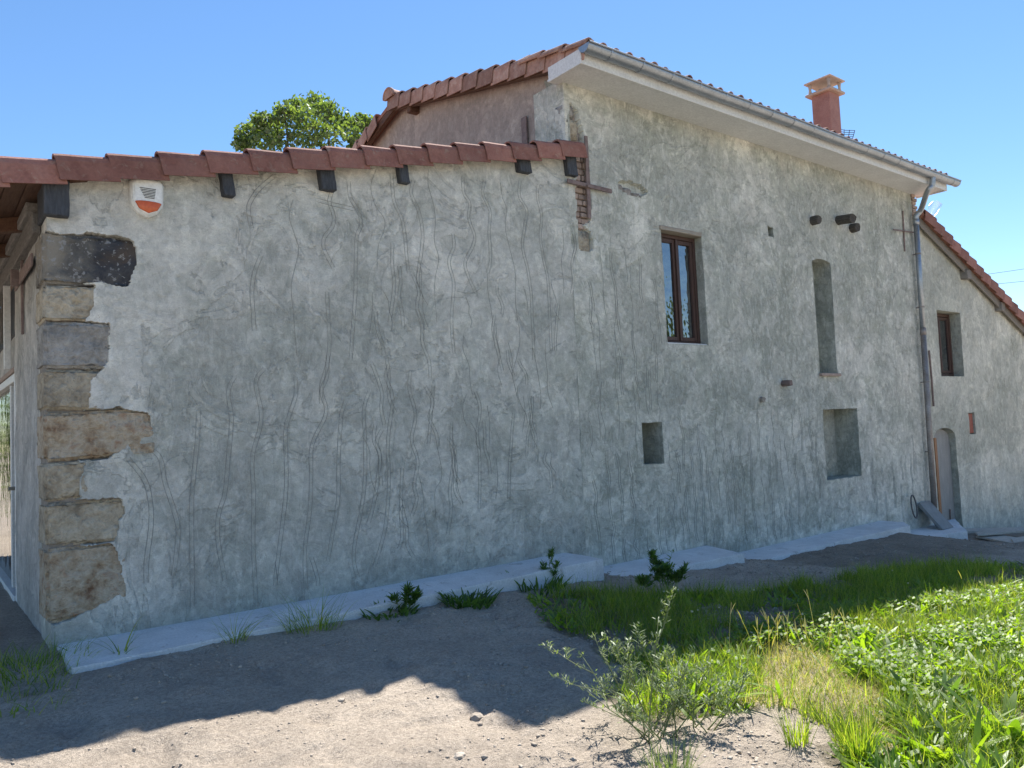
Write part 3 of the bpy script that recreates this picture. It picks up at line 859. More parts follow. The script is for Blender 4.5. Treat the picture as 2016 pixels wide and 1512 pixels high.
# ridge: end cap and a row of ridge tiles
def ridge_tile_mesh(L, r):
    sec = [(r * math.cos(a), r * .85 * math.sin(a)) for a in np.linspace(-.25, math.pi + .25, 13)]
    sec2 = [(u * .88, v * .86) for u, v in reversed(sec)]
    s = sec + sec2; n = len(s); V = []
    for x, k in ((0, 1.12), (.05, 1.12), (.06, 1.0), (L, .95)):
        V += [(x, u * k, v * k) for u, v in s]
    F = [[a * n + i, a * n + (i + 1) % n, (a + 1) * n + (i + 1) % n, (a + 1) * n + i] for a in range(3) for i in range(n)]
    F += [list(range(n))[::-1], [3 * n + i for i in range(n)]]
    return mdata('ridge_tile', *bevelled(V, F, 0), M['tile_pale'], True)
rt = ridge_tile_mesh(.42, .135)
for kk in range(23):
    link('ridge_tile', rt, (5.93 + .40 * kk, 10.45, gz(10.45) + .10), hroof)
V, F = prism([(10.45 + .13 * math.cos(a), gz(10.45) + .10 + .115 * math.sin(a)) for a in np.linspace(-.3, math.pi + .3, 12)], 'x', 5.945, 5.96)
obj('ridge_end', *fixn(V, F), M['tile_pale'], hroof)
obj('ridge_purlin', *fixn(boxv(6.04, 6.22, 9.95, 10.06, 6.52, 6.64), BOXF, .01), M['brown_board'], hroof)
# chimney
CY = 8.25
cc = onY(1627, 225, CY)
ch = link('chimney', None, (cc[0], CY, 6.3), hroof)
cx = cc[0]; cw = .20
ztop = onY(1627, 190, CY)[2]
box('shaft', cx - cw, cx + cw, CY - cw, CY + cw, 6.1, ztop, M['chimney'], ch, .012, .002, 3)
V, F = prism([(CY - cw - .03, 6.35), (CY + cw + .03, 6.45), (CY + cw + .03, 6.72), (CY - cw - .03, 6.58)], 'x', cx - cw - .03, cx + cw + .03)
obj('flashing', *fixn(V, F, .01), M['chimney'], ch)
obj('cap_slab', *fixn(boxv(cx - .29, cx + .29, CY - .29, CY + .29, ztop - .005, ztop + .05), BOXF, .012), M['cap'], ch)
for sx in (-1, 1):
    for sy in (-1, 1):
        px_, py_ = cx + sx * .21, CY + sy * .21
        obj('cap_post', *tube([(px_, py_, ztop + .04), (px_, py_, ztop + .15), (px_, py_, ztop + .27)], [.042, .026, .045], 8), M['cap'], ch, True)
V = [(cx + sx * .30, CY + sy * .30, ztop + .26) for sx, sy in ((-1, -1), (1, -1), (1, 1), (-1, 1))] + [(cx + sx * .30, CY + sy * .30, ztop + .29) for sx, sy in ((-1, -1), (1, -1), (1, 1), (-1, 1))] + [(cx, CY, ztop + .40)]
F = [(3, 2, 1, 0), (0, 1, 5, 4), (1, 2, 6, 5), (2, 3, 7, 6), (3, 0, 4, 7), (4, 5, 8), (5, 6, 8), (6, 7, 8), (7, 4, 8)]
obj('cap_roof', *fixn(V, F, .008), M['cap'], ch)
obj('flue', *tube([(cx, CY, ztop), (cx, CY, ztop + .08)], .1, 12), M['slot_dark'], ch, True)
# window of the main house
win = link('window', None, (8.18, DW + .25, 2.6), house)
WY = DW + .115
def frame(x0, x1, z0, z1, y0, y1, w, mat, root, name='frame'):
    box(name, x0, x0 + w, y0, y1, z0, z1, mat, root, .004)
    box(name, x1 - w, x1, y0, y1, z0, z1, mat, root, .004)
    box(name, x0 + w + .001, x1 - w - .001, y0, y1, z0, z0 + w, mat, root, .004)
    box(name, x0 + w + .001, x1 - w - .001, y0, y1, z1 - w, z1, mat, root, .004)
frame(7.775, 8.595, 2.605, 4.10, WY, WY + .07, .05, M['window_wood'], win)
for (x0, x1, nm) in ((7.828, 8.176, 'sash'), (8.194, 8.542, 'sash')):
    frame(x0, x1, 2.66, 4.045, WY + .01, WY + .06, .055, M['window_wood'], win, nm)
    box('pane', x0 + .056, x1 - .056, WY + .035, WY + .045, 2.716, 3.989, M['glass'], win, 0)
box('bead', 8.165, 8.205, WY - .012, WY + .008, 2.66, 4.045, M['window_wood'], win, .004)
box('lintel', 7.74, 8.60, DW - .012, DW + .3, 4.105, 4.165, M['lintel'], win, .008, .003, 2)
box('sill', 7.775, 8.60, DW + .01, WY - .002, 2.596, 2.618, M['concrete'], win, .005)
# terracotta sill of the narrow opening, and its closed back
box('slit_sill', 11.36, 11.95, DW - .05, DW + .25, 2.19, 2.238, M['brick'], house, .006, .002)
# logs, pipe stubs
def stub(px, py, r, L, mat, name, dx=0, dz=0):
    p = onY(px, py, DW)
    V, F = tube([(p[0], DW + .12, p[2]), (p[0] + dx * .5, DW - L * .5, p[2] + dz * .5), (p[0] + dx, DW - L, p[2] + dz)], [r, r * .98, r * .9], 9)
    V = (np.array(V) + RNG.normal(0, r * .06, (len(V), 3))).tolist()
    return obj(name, V, F, mat, house)
stub(1600, 434, .075, .12, M['log'], 'timber_stub', -.02, -.02)
stub(1650, 433, .08, .30, M['log'], 'timber_stub', -.08, -.06)
stub(1676, 449, .08, .12, M['log'], 'timber_stub', -.02, -.02)
stub(1541, 755, .05, .14, M['iron'], 'pipe_stub', 0, 0)
stub(1498, 787, .045, .05, M['mortar'], 'pipe_stub', 0, 0)
# toothed bricks at the far top corner
zz = 5.05
i = 0
while zz < 5.66:
    box('brick', 15.0, 15.14 + (.05 if i % 2 else .0), DW - .025, DW + .3, zz, zz + .06, M['brick'], house, .006, .003)
    zz += .073; i += 1

# ---- annex on the right --------------------------------------------------------------------
annex = thing('annex', 'lower rendered annex with steep red verge, small window and arched door, at the right', 'building', (18, DW + .03, -.9))
AW = DW + .035
a0 = onY(1815, 450, AW); a1 = onY(2012, 652, AW)
asl = (a1[2] - a0[2]) / (a1[0] - a0[0])
def an_top(x): return a0[2] + asl * (x - a0[0])
def an_relief(x, z): return .03 * (fbm(x, z, .8, 4, 131) - .5) + .015 * (fbm(x, z, 4, 4, 133) - .5)
def an_tone(x, z): return np.clip(.46 + .8 * (fbm(x, z, .9, 4, 141) - .5) + .5 * (fbm(x, z, 3, 4, 143) - .5) + .25 * (z + .5 * (fbm(x, z, 1.8, 4, 145) - .5) < .7), 0, 1)
acuts = [cut(rectp(15.83, 16.88, 2.22, 3.52), .30, .005, AW), cut(arch(15.28, 16.24, -.74, 1.22, .22), .30, .006, AW), cut(rectp(16.93, 17.22, 1.04, 1.48), .12, .005, AW)]
me, c = wall_mesh('wall', 15.135, 24.0, -2.2, lambda x: an_top(x) + .05, .035, an_relief, an_tone, M['plaster_annex'], d=AW, cutters=acuts)
link('wall', me, c, annex)
aroof = link('roof', None, (18, 8, 4.5), annex)
V = [(x, y, an_top(x) + o) for x in (15.16, 24.2) for y in (AW - .16, 13) for o in (.06, .15)]
obj('roof_deck', *fixn(V, BOXF, .004), M['tile_old'], aroof)
V = [(x, y, an_top(x) + o) for x in (15.16, 24.2) for y in (AW - .10, AW - .07) for o in (-.12, .05)]
obj('barge_board', *fixn(V, BOXF, .004), M['grey_timber'], aroof)
av = verge_tile_mesh(.37, M['tile'], .2)
aang = math.atan(-asl)
# the slope falls to the right here: lower lips point right, so the tile is turned half round on the slope
Va = np.array([v.co for v in av.vertices]); Va[:, 0] *= -1
av2 = mdata('verge_tile', *bevelled(Va.tolist(), [list(p.vertices) for p in av.polygons], 0), M['tile'])
x = 15.62
while x < 24.1:
    link('verge_tile', av2, (x, AW - .20 + random.uniform(-.006, .006), an_top(x) + .19), aroof, (random.uniform(-.012, .012), aang + random.uniform(-.012, .012), random.uniform(-.01, .01)))
    x += .345
for px, py in ((1905, 543), (1972, 606)):
    p = onY(px, py, AW - .1)
    box('purlin_end', p[0] - .1, p[0] + .1, AW - .14, AW + .2, p[2] - .07, p[2] + .12, M['grey_timber'], annex, .01, .004, 1)
aw = link('window', None, (16.35, AW + .2, 2.22), annex)
frame(15.84, 16.87, 2.23, 3.51, AW + .20, AW + .27, .06, M['window_wood'], aw)
frame(15.91, 16.345, 2.30, 3.44, AW + .21, AW + .26, .055, M['window_wood'], aw, 'sash')
frame(16.365, 16.80, 2.30, 3.44, AW + .21, AW + .26, .055, M['window_wood'], aw, 'sash')
for x0, x1 in ((15.966, 16.289), (16.421, 16.744)): box('pane', x0, x1, AW + .235, AW + .245, 2.356, 3.384, M['glass'], aw, 0)
ad = link('door', None, (15.76, AW + .2, -.72), annex)
box('door_jamb', 15.27, 15.37, AW - .012, AW + .1, -.75, 1.04, M['door_wood'], ad, .006)
V, F = prism(arch(15.29, 16.23, -.74, 1.20, .2), 'y', AW + .12, AW + .17)
obj('leaf', *fixn(V, F, .004), M['door_grey'], ad)
obj('latch_rod', *tube([(15.98, AW + .11, -.72), (15.98, AW + .10, -.38)], .012, 6), M['iron'], ad)
box('slot_tile', 16.95, 17.20, AW + .04, AW + .10, 1.06, 1.46, M['red_tile'], annex, .006)

# ------------------------------------------------------------------ scored lines in the render coats
def scored(name, polylines, relief, parent, gap=.034, w=.008, d=DW):
    """pairs of ridged, scraped lines following each polyline (x, z)"""
    V = []; F = []
    for pts, dbl in polylines:
        sp = np.array(spline(pts, 6))
        x, z = sp[:, 0], sp[:, 1]
        tx = np.gradient(x); tz = np.gradient(z); ln = np.hypot(tx, tz) + 1e-6
        nxv, nzv = tz / ln, -tx / ln
        L = len(x); s = np.linspace(0, 1, L)
        for off in ((-.5, .5) if dbl else (0,)):
            ww = w * (.35 + .65 * np.sin(np.pi * np.clip(s * 1.06 - .03, 0, 1)) ** .5) * (.7 + .6 * fbm(s * 20 + off * 9, s * 0 + x[0], 1, 2, 7))
            cx_ = x + nxv * gap * off + .004 * (fbm(s * 30, s * 0 + z[0] + off, 1, 2, 3) - .5)
            cz_ = z + nzv * gap * off
            y = d - relief(cx_, cz_)
            b = len(V)
            for i in range(L):
                V.append((cx_[i] - nxv[i] * ww[i] / 2, y[i] + .002, cz_[i] - nzv[i] * ww[i] / 2))
                V.append((cx_[i], y[i] - .0045, cz_[i]))
                V.append((cx_[i] + nxv[i] * ww[i] / 2, y[i] + .002, cz_[i] + nzv[i] * ww[i] / 2))
            for i in range(L - 1):
                k = b + i * 3
                F.append([k, k + 3, k + 4, k + 1]); F.append([k + 1, k + 4, k + 5, k + 2])
    o = obj(name, V, F, M['groove_shade'], parent)
    tag(o, kind='stuff'); return o
def z1(pts): return [tuple(onY(400 + a / 2.688, 300 + b / 2.688, DW)[[0, 2]]) for a, b in pts]
def z2(pts): return [tuple(onY(200 + a / 2.122, 700 + b / 2.122, DW)[[0, 2]]) for a, b in pts]
UP = [[(375, 125), (300, 190), (258, 245), (240, 300), (255, 400)], [(305, 545), (270, 640), (258, 740), (265, 850), (272, 945)],
      [(475, 250), (455, 340), (485, 440), (505, 520), (478, 640), (465, 720), (478, 850), (495, 1075)],
      [(690, 185), (668, 260), (690, 330), (685, 390), (642, 450), (640, 510), (690, 612)],
      [(770, 150), (780, 240), (822, 310), (835, 385), (812, 450), (808, 620), (805, 760), (795, 900), (780, 1100)],
      [(915, 90), (888, 180), (912, 280), (955, 345), (960, 400), (925, 500), (920, 610)],
      [(995, 110), (1010, 260), (1050, 350), (1068, 450), (1075, 540), (1088, 640)],
      [(1110, 150), (1100, 220), (1140, 310), (1160, 420), (1155, 520), (1138, 640), (1140, 760)],
      [(1190, 90), (1188, 170), (1215, 270), (1228, 360), (1222, 470), (1245, 560), (1225, 700), (1235, 900)],
      [(1375, 130), (1378, 210), (1410, 270), (1405, 350), (1435, 440), (1425, 500), (1385, 580), (1400, 650), (1440, 740)],
      [(1490, 150), (1480, 220), (1518, 310), (1512, 420), (1520, 560), (1505, 640)], [(1575, 160), (1582, 230), (1605, 300), (1600, 410), (1630, 540), (1652, 650), (1652, 800), (1675, 980), (1660, 1080), (1632, 1180)],
      [(1675, 150), (1672, 230), (1712, 310), (1700, 400), (1690, 500), (1718, 620), (1735, 750), (1742, 900), (1750, 1100)],
      [(1772, 170), (1768, 240), (1790, 340), (1785, 440), (1800, 560), (1822, 660), (1830, 800), (1840, 1050)],
      [(1900, 400), (1908, 490), (1895, 580), (1908, 690), (1905, 750)], [(1960, 430), (1970, 500), (1950, 590), (1958, 680), (1948, 750)],
      [(655, 740), (665, 900), (670, 1000), (655, 1130), (625, 1230), (625, 1330)], [(895, 740), (895, 850), (880, 960)], [(1000, 480), (1000, 600), (1010, 720), (985, 900)],
      [(1320, 430), (1325, 500), (1300, 580), (1325, 700), (1312, 880), (1325, 1060)], [(1505, 640), (1505, 720), (1525, 850), (1542, 1040)], [(1880, 800), (1865, 950), (1862, 1050)],
      [(600, 250), (690, 275), (800, 300)], [(1340, 735), (1420, 745), (1475, 715)]]
LO = [[(110, 430), (180, 520), (205, 620), (205, 720), (188, 860), (185, 950)], [(205, 390), (245, 430), (265, 530), (300, 640), (320, 740), (300, 920)],
      [(405, 230), (400, 350), (385, 500), (375, 650), (380, 950), (380, 1050)], [(555, 90), (530, 150), (542, 270), (530, 420), (515, 570), (485, 680), (490, 800), (515, 940)],
      [(680, 55), (645, 110), (667, 230), (660, 310), (630, 430), (635, 600), (632, 780), (642, 960), (645, 1050)], [(810, 90), (810, 170), (770, 300), (770, 430), (770, 560), (750, 740), (730, 900), (725, 960)],
      [(945, 0), (940, 90), (918, 150), (938, 240), (880, 370), (876, 500), (870, 640), (850, 800), (852, 950), (855, 1020)], [(1020, 190), (1000, 260), (990, 440), (988, 600), (965, 740), (945, 860)],
      [(1118, 150), (1095, 230), (1100, 360), (1100, 500), (1085, 640), (1058, 780), (1055, 860), (1068, 915)], [(1200, 40), (1190, 90), (1215, 180), (1200, 300), (1195, 400), (1200, 520), (1185, 720), (1140, 880)],
      [(1170, 310), (1148, 360), (1162, 430), (1140, 600), (1115, 700)], [(1290, 60), (1285, 140), (1310, 250), (1295, 350), (1320, 440), (1305, 540), (1315, 600), (1295, 670)],
      [(1385, 120), (1375, 250), (1365, 370)], [(1415, 330), (1405, 390), (1420, 470), (1418, 520), (1392, 570), (1395, 680)], [(1462, 280), (1460, 380), (1470, 430), (1455, 560), (1460, 640), (1445, 750)],
      [(1525, 160), (1508, 210), (1512, 260), (1525, 295)], [(1560, 150), (1580, 220), (1568, 330), (1580, 430), (1578, 640)], [(1610, 210), (1620, 290), (1618, 390)], [(1720, 240), (1712, 350), (1705, 480), (1702, 600)],
      [(1760, 170), (1768, 240), (1758, 320)], [(1800, 170), (1795, 270), (1780, 340), (1775, 420)], [(1650, 430), (1655, 520), (1648, 600)], [(1255, 470), (1250, 640), (1255, 760), (1240, 810)],
      [(725, 860), (735, 950)], [(875, 840), (900, 920), (905, 960)]]
lines = [(z1(p), i % 3 != 2) for i, p in enumerate(UP)] + [(z2(p), i < 12 or i % 2 == 0) for i, p in enumerate(LO)]
rl = random.Random(5)
for k in range(38):
    x0 = rl.uniform(3.2, 6.0); z0 = rl.uniform(.8, 3.4); L = rl.uniform(.25, .8)
    if z0 - L < .3: continue
    pts = [(x0 + rl.uniform(-.035, .035) + .02 * j, z0 - L * j / 4) for j in range(5)]
    lines.append((pts, rl.random() < .4))
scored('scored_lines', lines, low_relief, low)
hl = []
x = 6.3
while x < 11.3:
    top = rl.uniform(1.2, 1.75); z = top
    while z > .1:
        L = rl.uniform(.4, 1.1); zb = max(z - L, -.1 if x < 9 else -.2)
        if not (7.1 < x < 7.65 and z > .9 and zb < 1.7):
            pts = [(x + rl.uniform(-.03, .03) + .03 * (1.7 - (z + (zb - z) * j / 5)), z + (zb - z) * j / 5) for j in range(6)]
            hl.append((pts, rl.random() < .65))
        z = zb - rl.uniform(.02, .25)
    x += rl.uniform(.12, .26)
for k in range(26):
    x0 = rl.uniform(6.35, 7.6); z0 = rl.uniform(2.0, 3.9); L = rl.uniform(.3, .9)
    hl.append(([(x0 + rl.uniform(-.03, .03), z0 - L * j / 4) for j in range(5)], rl.random() < .3))
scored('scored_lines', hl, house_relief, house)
al = []
for k in range(16):
    x0 = rl.uniform(12.6, 14.8); z0 = rl.uniform(.2, 1.4); L = rl.uniform(.3, .8)
    al.append(([(x0 + rl.uniform(-.03, .03), z0 - L * j / 4) for j in range(5)], True))
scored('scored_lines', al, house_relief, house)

# ------------------------------------------------------------------ alarm siren on the low wall
sp = onY(287, 395, DW)
siren = thing('alarm_siren', 'cream alarm siren box with orange lamp and grille slots under the verge tiles', 'siren', (sp[0], DW - .02, sp[2]))
sx, sz = sp[0], sp[2] + .015
shape = [(-.125, .115), (-.10, .145), (0, .155), (.10, .145), (.125, .115), (.12, -.06), (.075, -.13), (0, -.165), (-.075, -.13), (-.12, -.06)]
front = [(u * .86, v * .88) for u, v in shape]
V = [(sx + u, DW + .03, sz + v) for u, v in shape] + [(sx + u, DW - .05, sz + v) for u, v in shape] + [(sx + u, DW - .085, sz + v) for u, v in front]
n = len(shape)
F = [list(range(n))] + [[k * n + i, k * n + (i + 1) % n, (k + 1) * n + (i + 1) % n, (k + 1) * n + i] for k in range(2) for i in range(n)] + [[2 * n + i for i in range(n)][::-1]]
obj('case', *fixn(V, F, .007, 2), M['siren_white'], siren)
lens = [(-.102, -.052), (-.06, -.045), (0, -.043), (.06, -.045), (.102, -.052), (.07, -.11), (0, -.14), (-.07, -.11)]
V = [(sx + u, DW - .082, sz + v) for u, v in lens] + [(sx + u * .9, DW - .10, sz + v * .97 - .002) for u, v in lens]
n = len(lens)
F = [list(range(n))] + [[i, (i + 1) % n, n + (i + 1) % n, n + i] for i in range(n)] + [[n + i for i in range(n)][::-1]]
obj('lamp_lens', *fixn(V, F, .004, 1), M['siren_orange'], siren, True)
for i in range(7):
    w = .058 - .002 * i
    obj('grille_slot', *fixn(boxv(sx - w + .004 * i - .005, sx + w, DW - .0885, DW - .083, sz + .058 - .0125 * i, sz + .063 - .0125 * i), BOXF), M['slot_dark'], siren)

# ------------------------------------------------------------------ concrete slabs along the foot of the wall
def slabmat():
    m, n, b, out = nmat('slab_concrete')
    co = coords(n)
    f = nz(n, co, 3.0, 8, .65, .4); g = nz(n, co, 60, 4, .6); d = nz(n, co, 7, 7, .7, .8); e = nz(n, co, 1.2, 4, .6)
    c = ramp(n, f, [(.3, (.60, .60, .595)), (.55, (.72, .72, .715)), (.72, (.79, .79, .785))])
    c = mixc(n, ramp(n, d, [(.60, 0.), (.64, .5), (.75, .75)]), c, (.36, .33, .30))
    c = mixc(n, ramp(n, e, [(.5, 0.), (.7, .35)]), c, (.50, .48, .45))
    c = mixc(n, 1.0, c, ramp(n, g, [(.3, .85), (.7, 1.1)]), 'MULTIPLY')
    n.links.new(c, b.inputs['Base Color']); b.inputs['Roughness'].default_value = .93
    bumpn(n, b, math2(n, 'ADD', f, math2(n, 'MULTIPLY', g, .3)), .015)
    return m
M['slab'] = slabmat()
def slab(label, corners, ztop, thick, jit=.012):
    poly = jag(corners, .11, jit)
    V, F = prism(poly, 'z', ztop - thick, ztop)
    o = obj('concrete_slab', *fixn(V, F, .010, 2), M['slab'])
    return tag(o, label, 'slab', 'concrete slabs along the foot of the wall', 'thing')
slab('long pale concrete slab beside the corner stones, nearest of the stepped slabs', [(.82, 5.83), (3.3, 5.9), (5.81, 5.97), (5.84, 6.62), (.84, 6.62)], .16, .34)
slab('second concrete slab, a step below the long one, behind the dock plant', [(5.86, 5.95), (8.10, 5.86), (8.34, 6.62), (5.86, 6.62)], -.08, .4)
slab('third concrete slab, long and nearly flush with the dirt, under the square niche', [(8.36, 5.99), (10.6, 6.02), (12.6, 5.94), (13.0, 6.2), (13.0, 6.62), (8.36, 6.62)], -.262, .3)
p4s = [onZ(px, py, -.545) for px, py in ((1786, 1047), (1795, 1057), (1830, 1061), (1868, 1051), (1905, 1046))]
slab('small whitish concrete apron at the foot of the downpipe', [(p[0], p[1]) for p in p4s] + [(15.9, 6.63), (13.1, 6.63)], -.545, .3)
# leaning board and planks by the door
lb = thing('leaning_board', 'grey concrete board leaning on the wall left of the downpipe foot', 'board', (14.5, 6.5, -.5))
V = [(x + s, y, z) for (y, z) in ((6.16, -.54), (6.24, -.53), (6.585, -.13), (6.545, -.08)) for x, s in ((14.3, 0), (14.72, 0))]
Fb = [(0, 1, 3, 2), (2, 3, 5, 4), (4, 5, 7, 6), (6, 7, 1, 0), (0, 2, 4, 6), (1, 7, 5, 3)]
obj('panel', *fixn(V, Fb, .006), M['door_grey'], lb)
ring = [(14.0 + .09 * math.cos(a), 6.5 + .02 * math.sin(a), -.12 + .2 * math.sin(a)) for a in np.linspace(0, 2 * math.pi, 22)]
tag(obj('hose_loop', *tube(ring, .013, 6, False), M['wire'], None, True), 'thin dark loop of hose beside the leaning board', 'hose')
def plank(label, px, z, th=.035):
    pts = [onZ(a, b, z) for a, b in px]
    V = [(p[0], p[1], z + o) for p in pts for o in (-th, 0)]
    F = [(0, 2, 4, 6), (1, 7, 5, 3)] + [(2 * i, 2 * i + 1, (2 * i + 3) % 8, (2 * i + 2) % 8) for i in range(4)]
    tag(obj('plank', *fixn(V, F, .004), M['plank']), label, 'plank', 'planks by the annex door')
plank('long pale plank lying along the annex wall past the door', [(1862, 1041), (2040, 1037), (2050, 1043), (1880, 1046)], -.71)
plank('upper pale plank crossing the pile at the right edge', [(1920, 1047), (2060, 1036), (2065, 1041), (1925, 1052)], -.66)
plank('wide flat plank lying lowest in the pile at the right edge', [(1921, 1055), (1960, 1051), (2060, 1068), (2040, 1078)], -.72)
plank('short pale plank in front of the others at the right edge', [(1990, 1060), (2070, 1046), (2075, 1056), (1996, 1068)], -.70)

# ------------------------------------------------------------------ antenna, plastic, wires
ac = onY(1668, 268, 9.4)
ant = thing('grid_antenna', 'small grid antenna behind the red chimney', 'antenna', (ac[0], 9.4, 6.6))
tl, tr, bl_, br_ = [onY(px, py, 9.4) for px, py in ((1651, 254), (1683, 257), (1655, 285), (1675, 285))]
for i in range(8):
    t = i / 7
    a = tl + (bl_ - tl) * t; b = tr + (br_ - tr) * t
    obj('grid_bar', *tube([a, (a + b) / 2 + np.array([0, .04, 0]), b], .008, 5), M['wire'], ant)
for i in range(4):
    t = i / 3
    a = tl + (tr - tl) * t; b = bl_ + (br_ - bl_) * t
    obj('grid_rod', *tube([a, b], .009, 5), M['wire'], ant)
obj('mast', *tube([(ac[0], 9.42, gz(9.4)), (ac[0], 9.42, ac[2])], .018, 6), M['wire'], ant)
pl = [[onY(px, py, 6.9 + .15 * math.sin(px * .2 + py * .13)) for px in np.linspace(a, b, 7)] for py, a, b in ((395, 1837, 1846), (402, 1829, 1856), (412, 1827, 1850), (422, 1826, 1845), (433, 1826, 1836))]
V = [tuple(p) for r in pl for p in r]
F = [[r * 7 + i, r * 7 + i + 1, (r + 1) * 7 + i + 1, (r + 1) * 7 + i] for r in range(4) for i in range(6)]
tag(obj('plastic_sheet', V, F, M['plastic'], None, True), 'scrap of clear plastic sheet hanging by the downpipe bend', 'plastic sheet')
for lab, p, q in (('upper of two thin power lines in the sky at the right', (1860, 551), (2120, 512)), ('lower of two thin power lines in the sky at the right', (1880, 566), (2120, 541))):
    a = onY(*p, 30); b = onY(*q, 30)
    tag(obj('power_line', *tube([a + (b - a) * t - np.array([0, 0, .1 * math.sin(math.pi * t)]) for t in np.linspace(0, 1, 9)], .022, 5), M['wire']), lab, 'wire', 'power lines')

# ------------------------------------------------------------------ plants
def blades(P, H, W, az, lean, curl, segs=3, shape='grass', twist=None):
    """vectorised ribbons: returns verts, quads and the blade index of each vertex"""
    N = len(P)
    P = np.asarray(P, float)
    dirv = np.stack([np.cos(az), np.sin(az), np.zeros(N)], -1)
    tw = np.zeros(N) if twist is None else twist
    side = np.stack([-np.sin(az + tw), np.cos(az + tw), np.zeros(N)], -1)
    V = np.zeros((N, segs + 1, 2, 3))
    for s in range(segs + 1):
        t = s / segs
        if shape == 'grass': w = (1 - t ** 1.6) * .95 + .05
        elif shape == 'leaf': w = math.sin(math.pi * min(1, .1 + t * .86)) ** .8
        else: w = 1
        out = (lean * t + curl * t * t) * H
        up = H * (t * np.sqrt(np.clip(1 - lean ** 2 * .6, .1, 1)) - .42 * np.abs(curl) * t * t)
        c = P + dirv * out[:, None]; c[:, 2] += up
        V[:, s, 0] = c - side * (W * w / 2)[:, None]
        V[:, s, 1] = c + side * (W * w / 2)[:, None]
    base = np.arange(N)[:, None] * (segs + 1) * 2 + np.arange(segs)[None] * 2
    F = np.stack([base, base + 1, base + 3, base + 2], -1).reshape(-1, 4)
    return V.reshape(-1, 3), F, np.repeat(np.arange(N), (segs + 1) * 2)
def merge(parts):
    Vs = []; Fs = []; Rs = []; o = 0
    for V, F, r in parts:
        Vs.append(V); Fs.append(F + o); Rs.append(r); o += len(V)
    return np.concatenate(Vs), np.concatenate(Fs), np.concatenate(Rs)
def scatter(poly, n, clump=None, rng=RNG):
    p = np.array(poly); lo = p.min(0); hi = p.max(0); hi = np.minimum(hi, [13.5, 7]); lo = np.maximum(lo, [0, 1.2])
    out = []
    tot = 0
    while tot < n:
        q = rng.random((n * 2, 2)) * (hi - lo) + lo
        k = inpoly(q[:, 0] + .18 * (fbm(q[:, 0], q[:, 1], 4, 3, 201) - .5), q[:, 1] + .18 * (fbm(q[:, 0], q[:, 1], 4, 3, 203) - .5), poly)
        if clump is not None: k &= rng.random(len(q)) < clump(q[:, 0], q[:, 1])
        q = q[k]; out.append(q); tot += len(q)
    q = np.concatenate(out)[:n]
    return np.concatenate([q, ground_full(q[:, 0], q[:, 1])[:, None] - .006], 1)
def stuff(name, label, cat, parts, mat):
    V, F, r = merge(parts)
    c = (V.min(0) + V.max(0)) / 2
    return tag(link(name, fastmesh(name, V - c, F, mat, {'rnd': r}), c), label, cat, None, 'stuff')
def many(P, h, w, segs=3, shape='grass', lean=(.05, .5), curl=(.0, .7), rng=RNG):
    n = len(P)
    H = h[0] + (h[1] - h[0]) * rng.random(n) ** 1.6
    V, F, ix = blades(P, H, w[0] + (w[1] - w[0]) * rng.random(n), rng.random(n) * 6.283, lean[0] + (lean[1] - lean[0]) * rng.random(n), curl[0] + (curl[1] - curl[0]) * rng.random(n), segs, shape, rng.normal(0, .5, n))
    return V, F, rng.random(n)[ix]
cl = lambda x, y: sstep(.43, .58, fbm(x, y, 2.0, 4, 211)) * .97 + .03
cl2 = lambda x, y: sstep(.42, .6, fbm(x, y, 1.7, 4, 221))
nodry = lambda x, y: np.where(dryf(x, y), .03, 1.0) * cl(x, y)
P1 = scatter(GRASS_POLY, 52000, nodry)
P2 = scatter(SUNNY_POLY, 26000, nodry)
stuff('grass', 'green grass over the right of the yard', 'grass', [many(P1, (.03, .21), (.003, .007)), many(P1[::9], (.14, .30), (.002, .005), 5, 'grass', (.02, .3), (.0, .6)), many(P2, (.05, .22), (.003, .008), 4)], M['grass'])
P3 = scatter(SUNNY_POLY, 9500, lambda x, y: np.where(dryf(x, y), .06, 1.0) * cl2(x, y))
P3b = scatter(GRASS_POLY, 7000, lambda x, y: np.where(dryf(x, y), .08, 1.0) * cl2(x, y))
stuff('broadleaf_weeds', 'low broad-leaved weeds among the grass at the right', 'weeds', [many(P3, (.06, .20), (.014, .042), 4, 'leaf', (.1, .8), (.1, .7)), many(P3b, (.04, .13), (.012, .03), 4, 'leaf', (.2, .85), (.1, .7))], M['broadleaf'])
# clover: three round leaflets on a stalk, and white heads
def clover(P, rng):
    n = len(P); h = .05 + .09 * rng.random(n); parts = []
    a0 = rng.random(n) * 6.283
    top = P.copy(); top[:, 2] += h
    for k in range(3):
        V, F, ix = blades(top, .022 + .012 * rng.random(n), .02 + .008 * rng.random(n), a0 + k * 2.094, np.full(n, 1.0), np.full(n, .12), 2, 'leaf')
        parts.append((V, F, rng.random(n)[ix]))
    V, F, ix = blades(P, h, np.full(n, .002), a0, np.full(n, .01), np.full(n, .0), 1, 'stalk'); parts.append((V, F, np.full(len(V), .4)))
    return parts
P4 = scatter(SUNNY_POLY, 5200, lambda x, y: np.where(dryf(x, y), .03, 1.0) * sstep(.4, .58, fbm(x, y, 1.3, 3, 231)) * sstep(3.6, 4.6, x))
stuff('clover', 'low white clover leaves in the sunny grass', 'clover', clover(P4, RNG), M['broadleaf'])
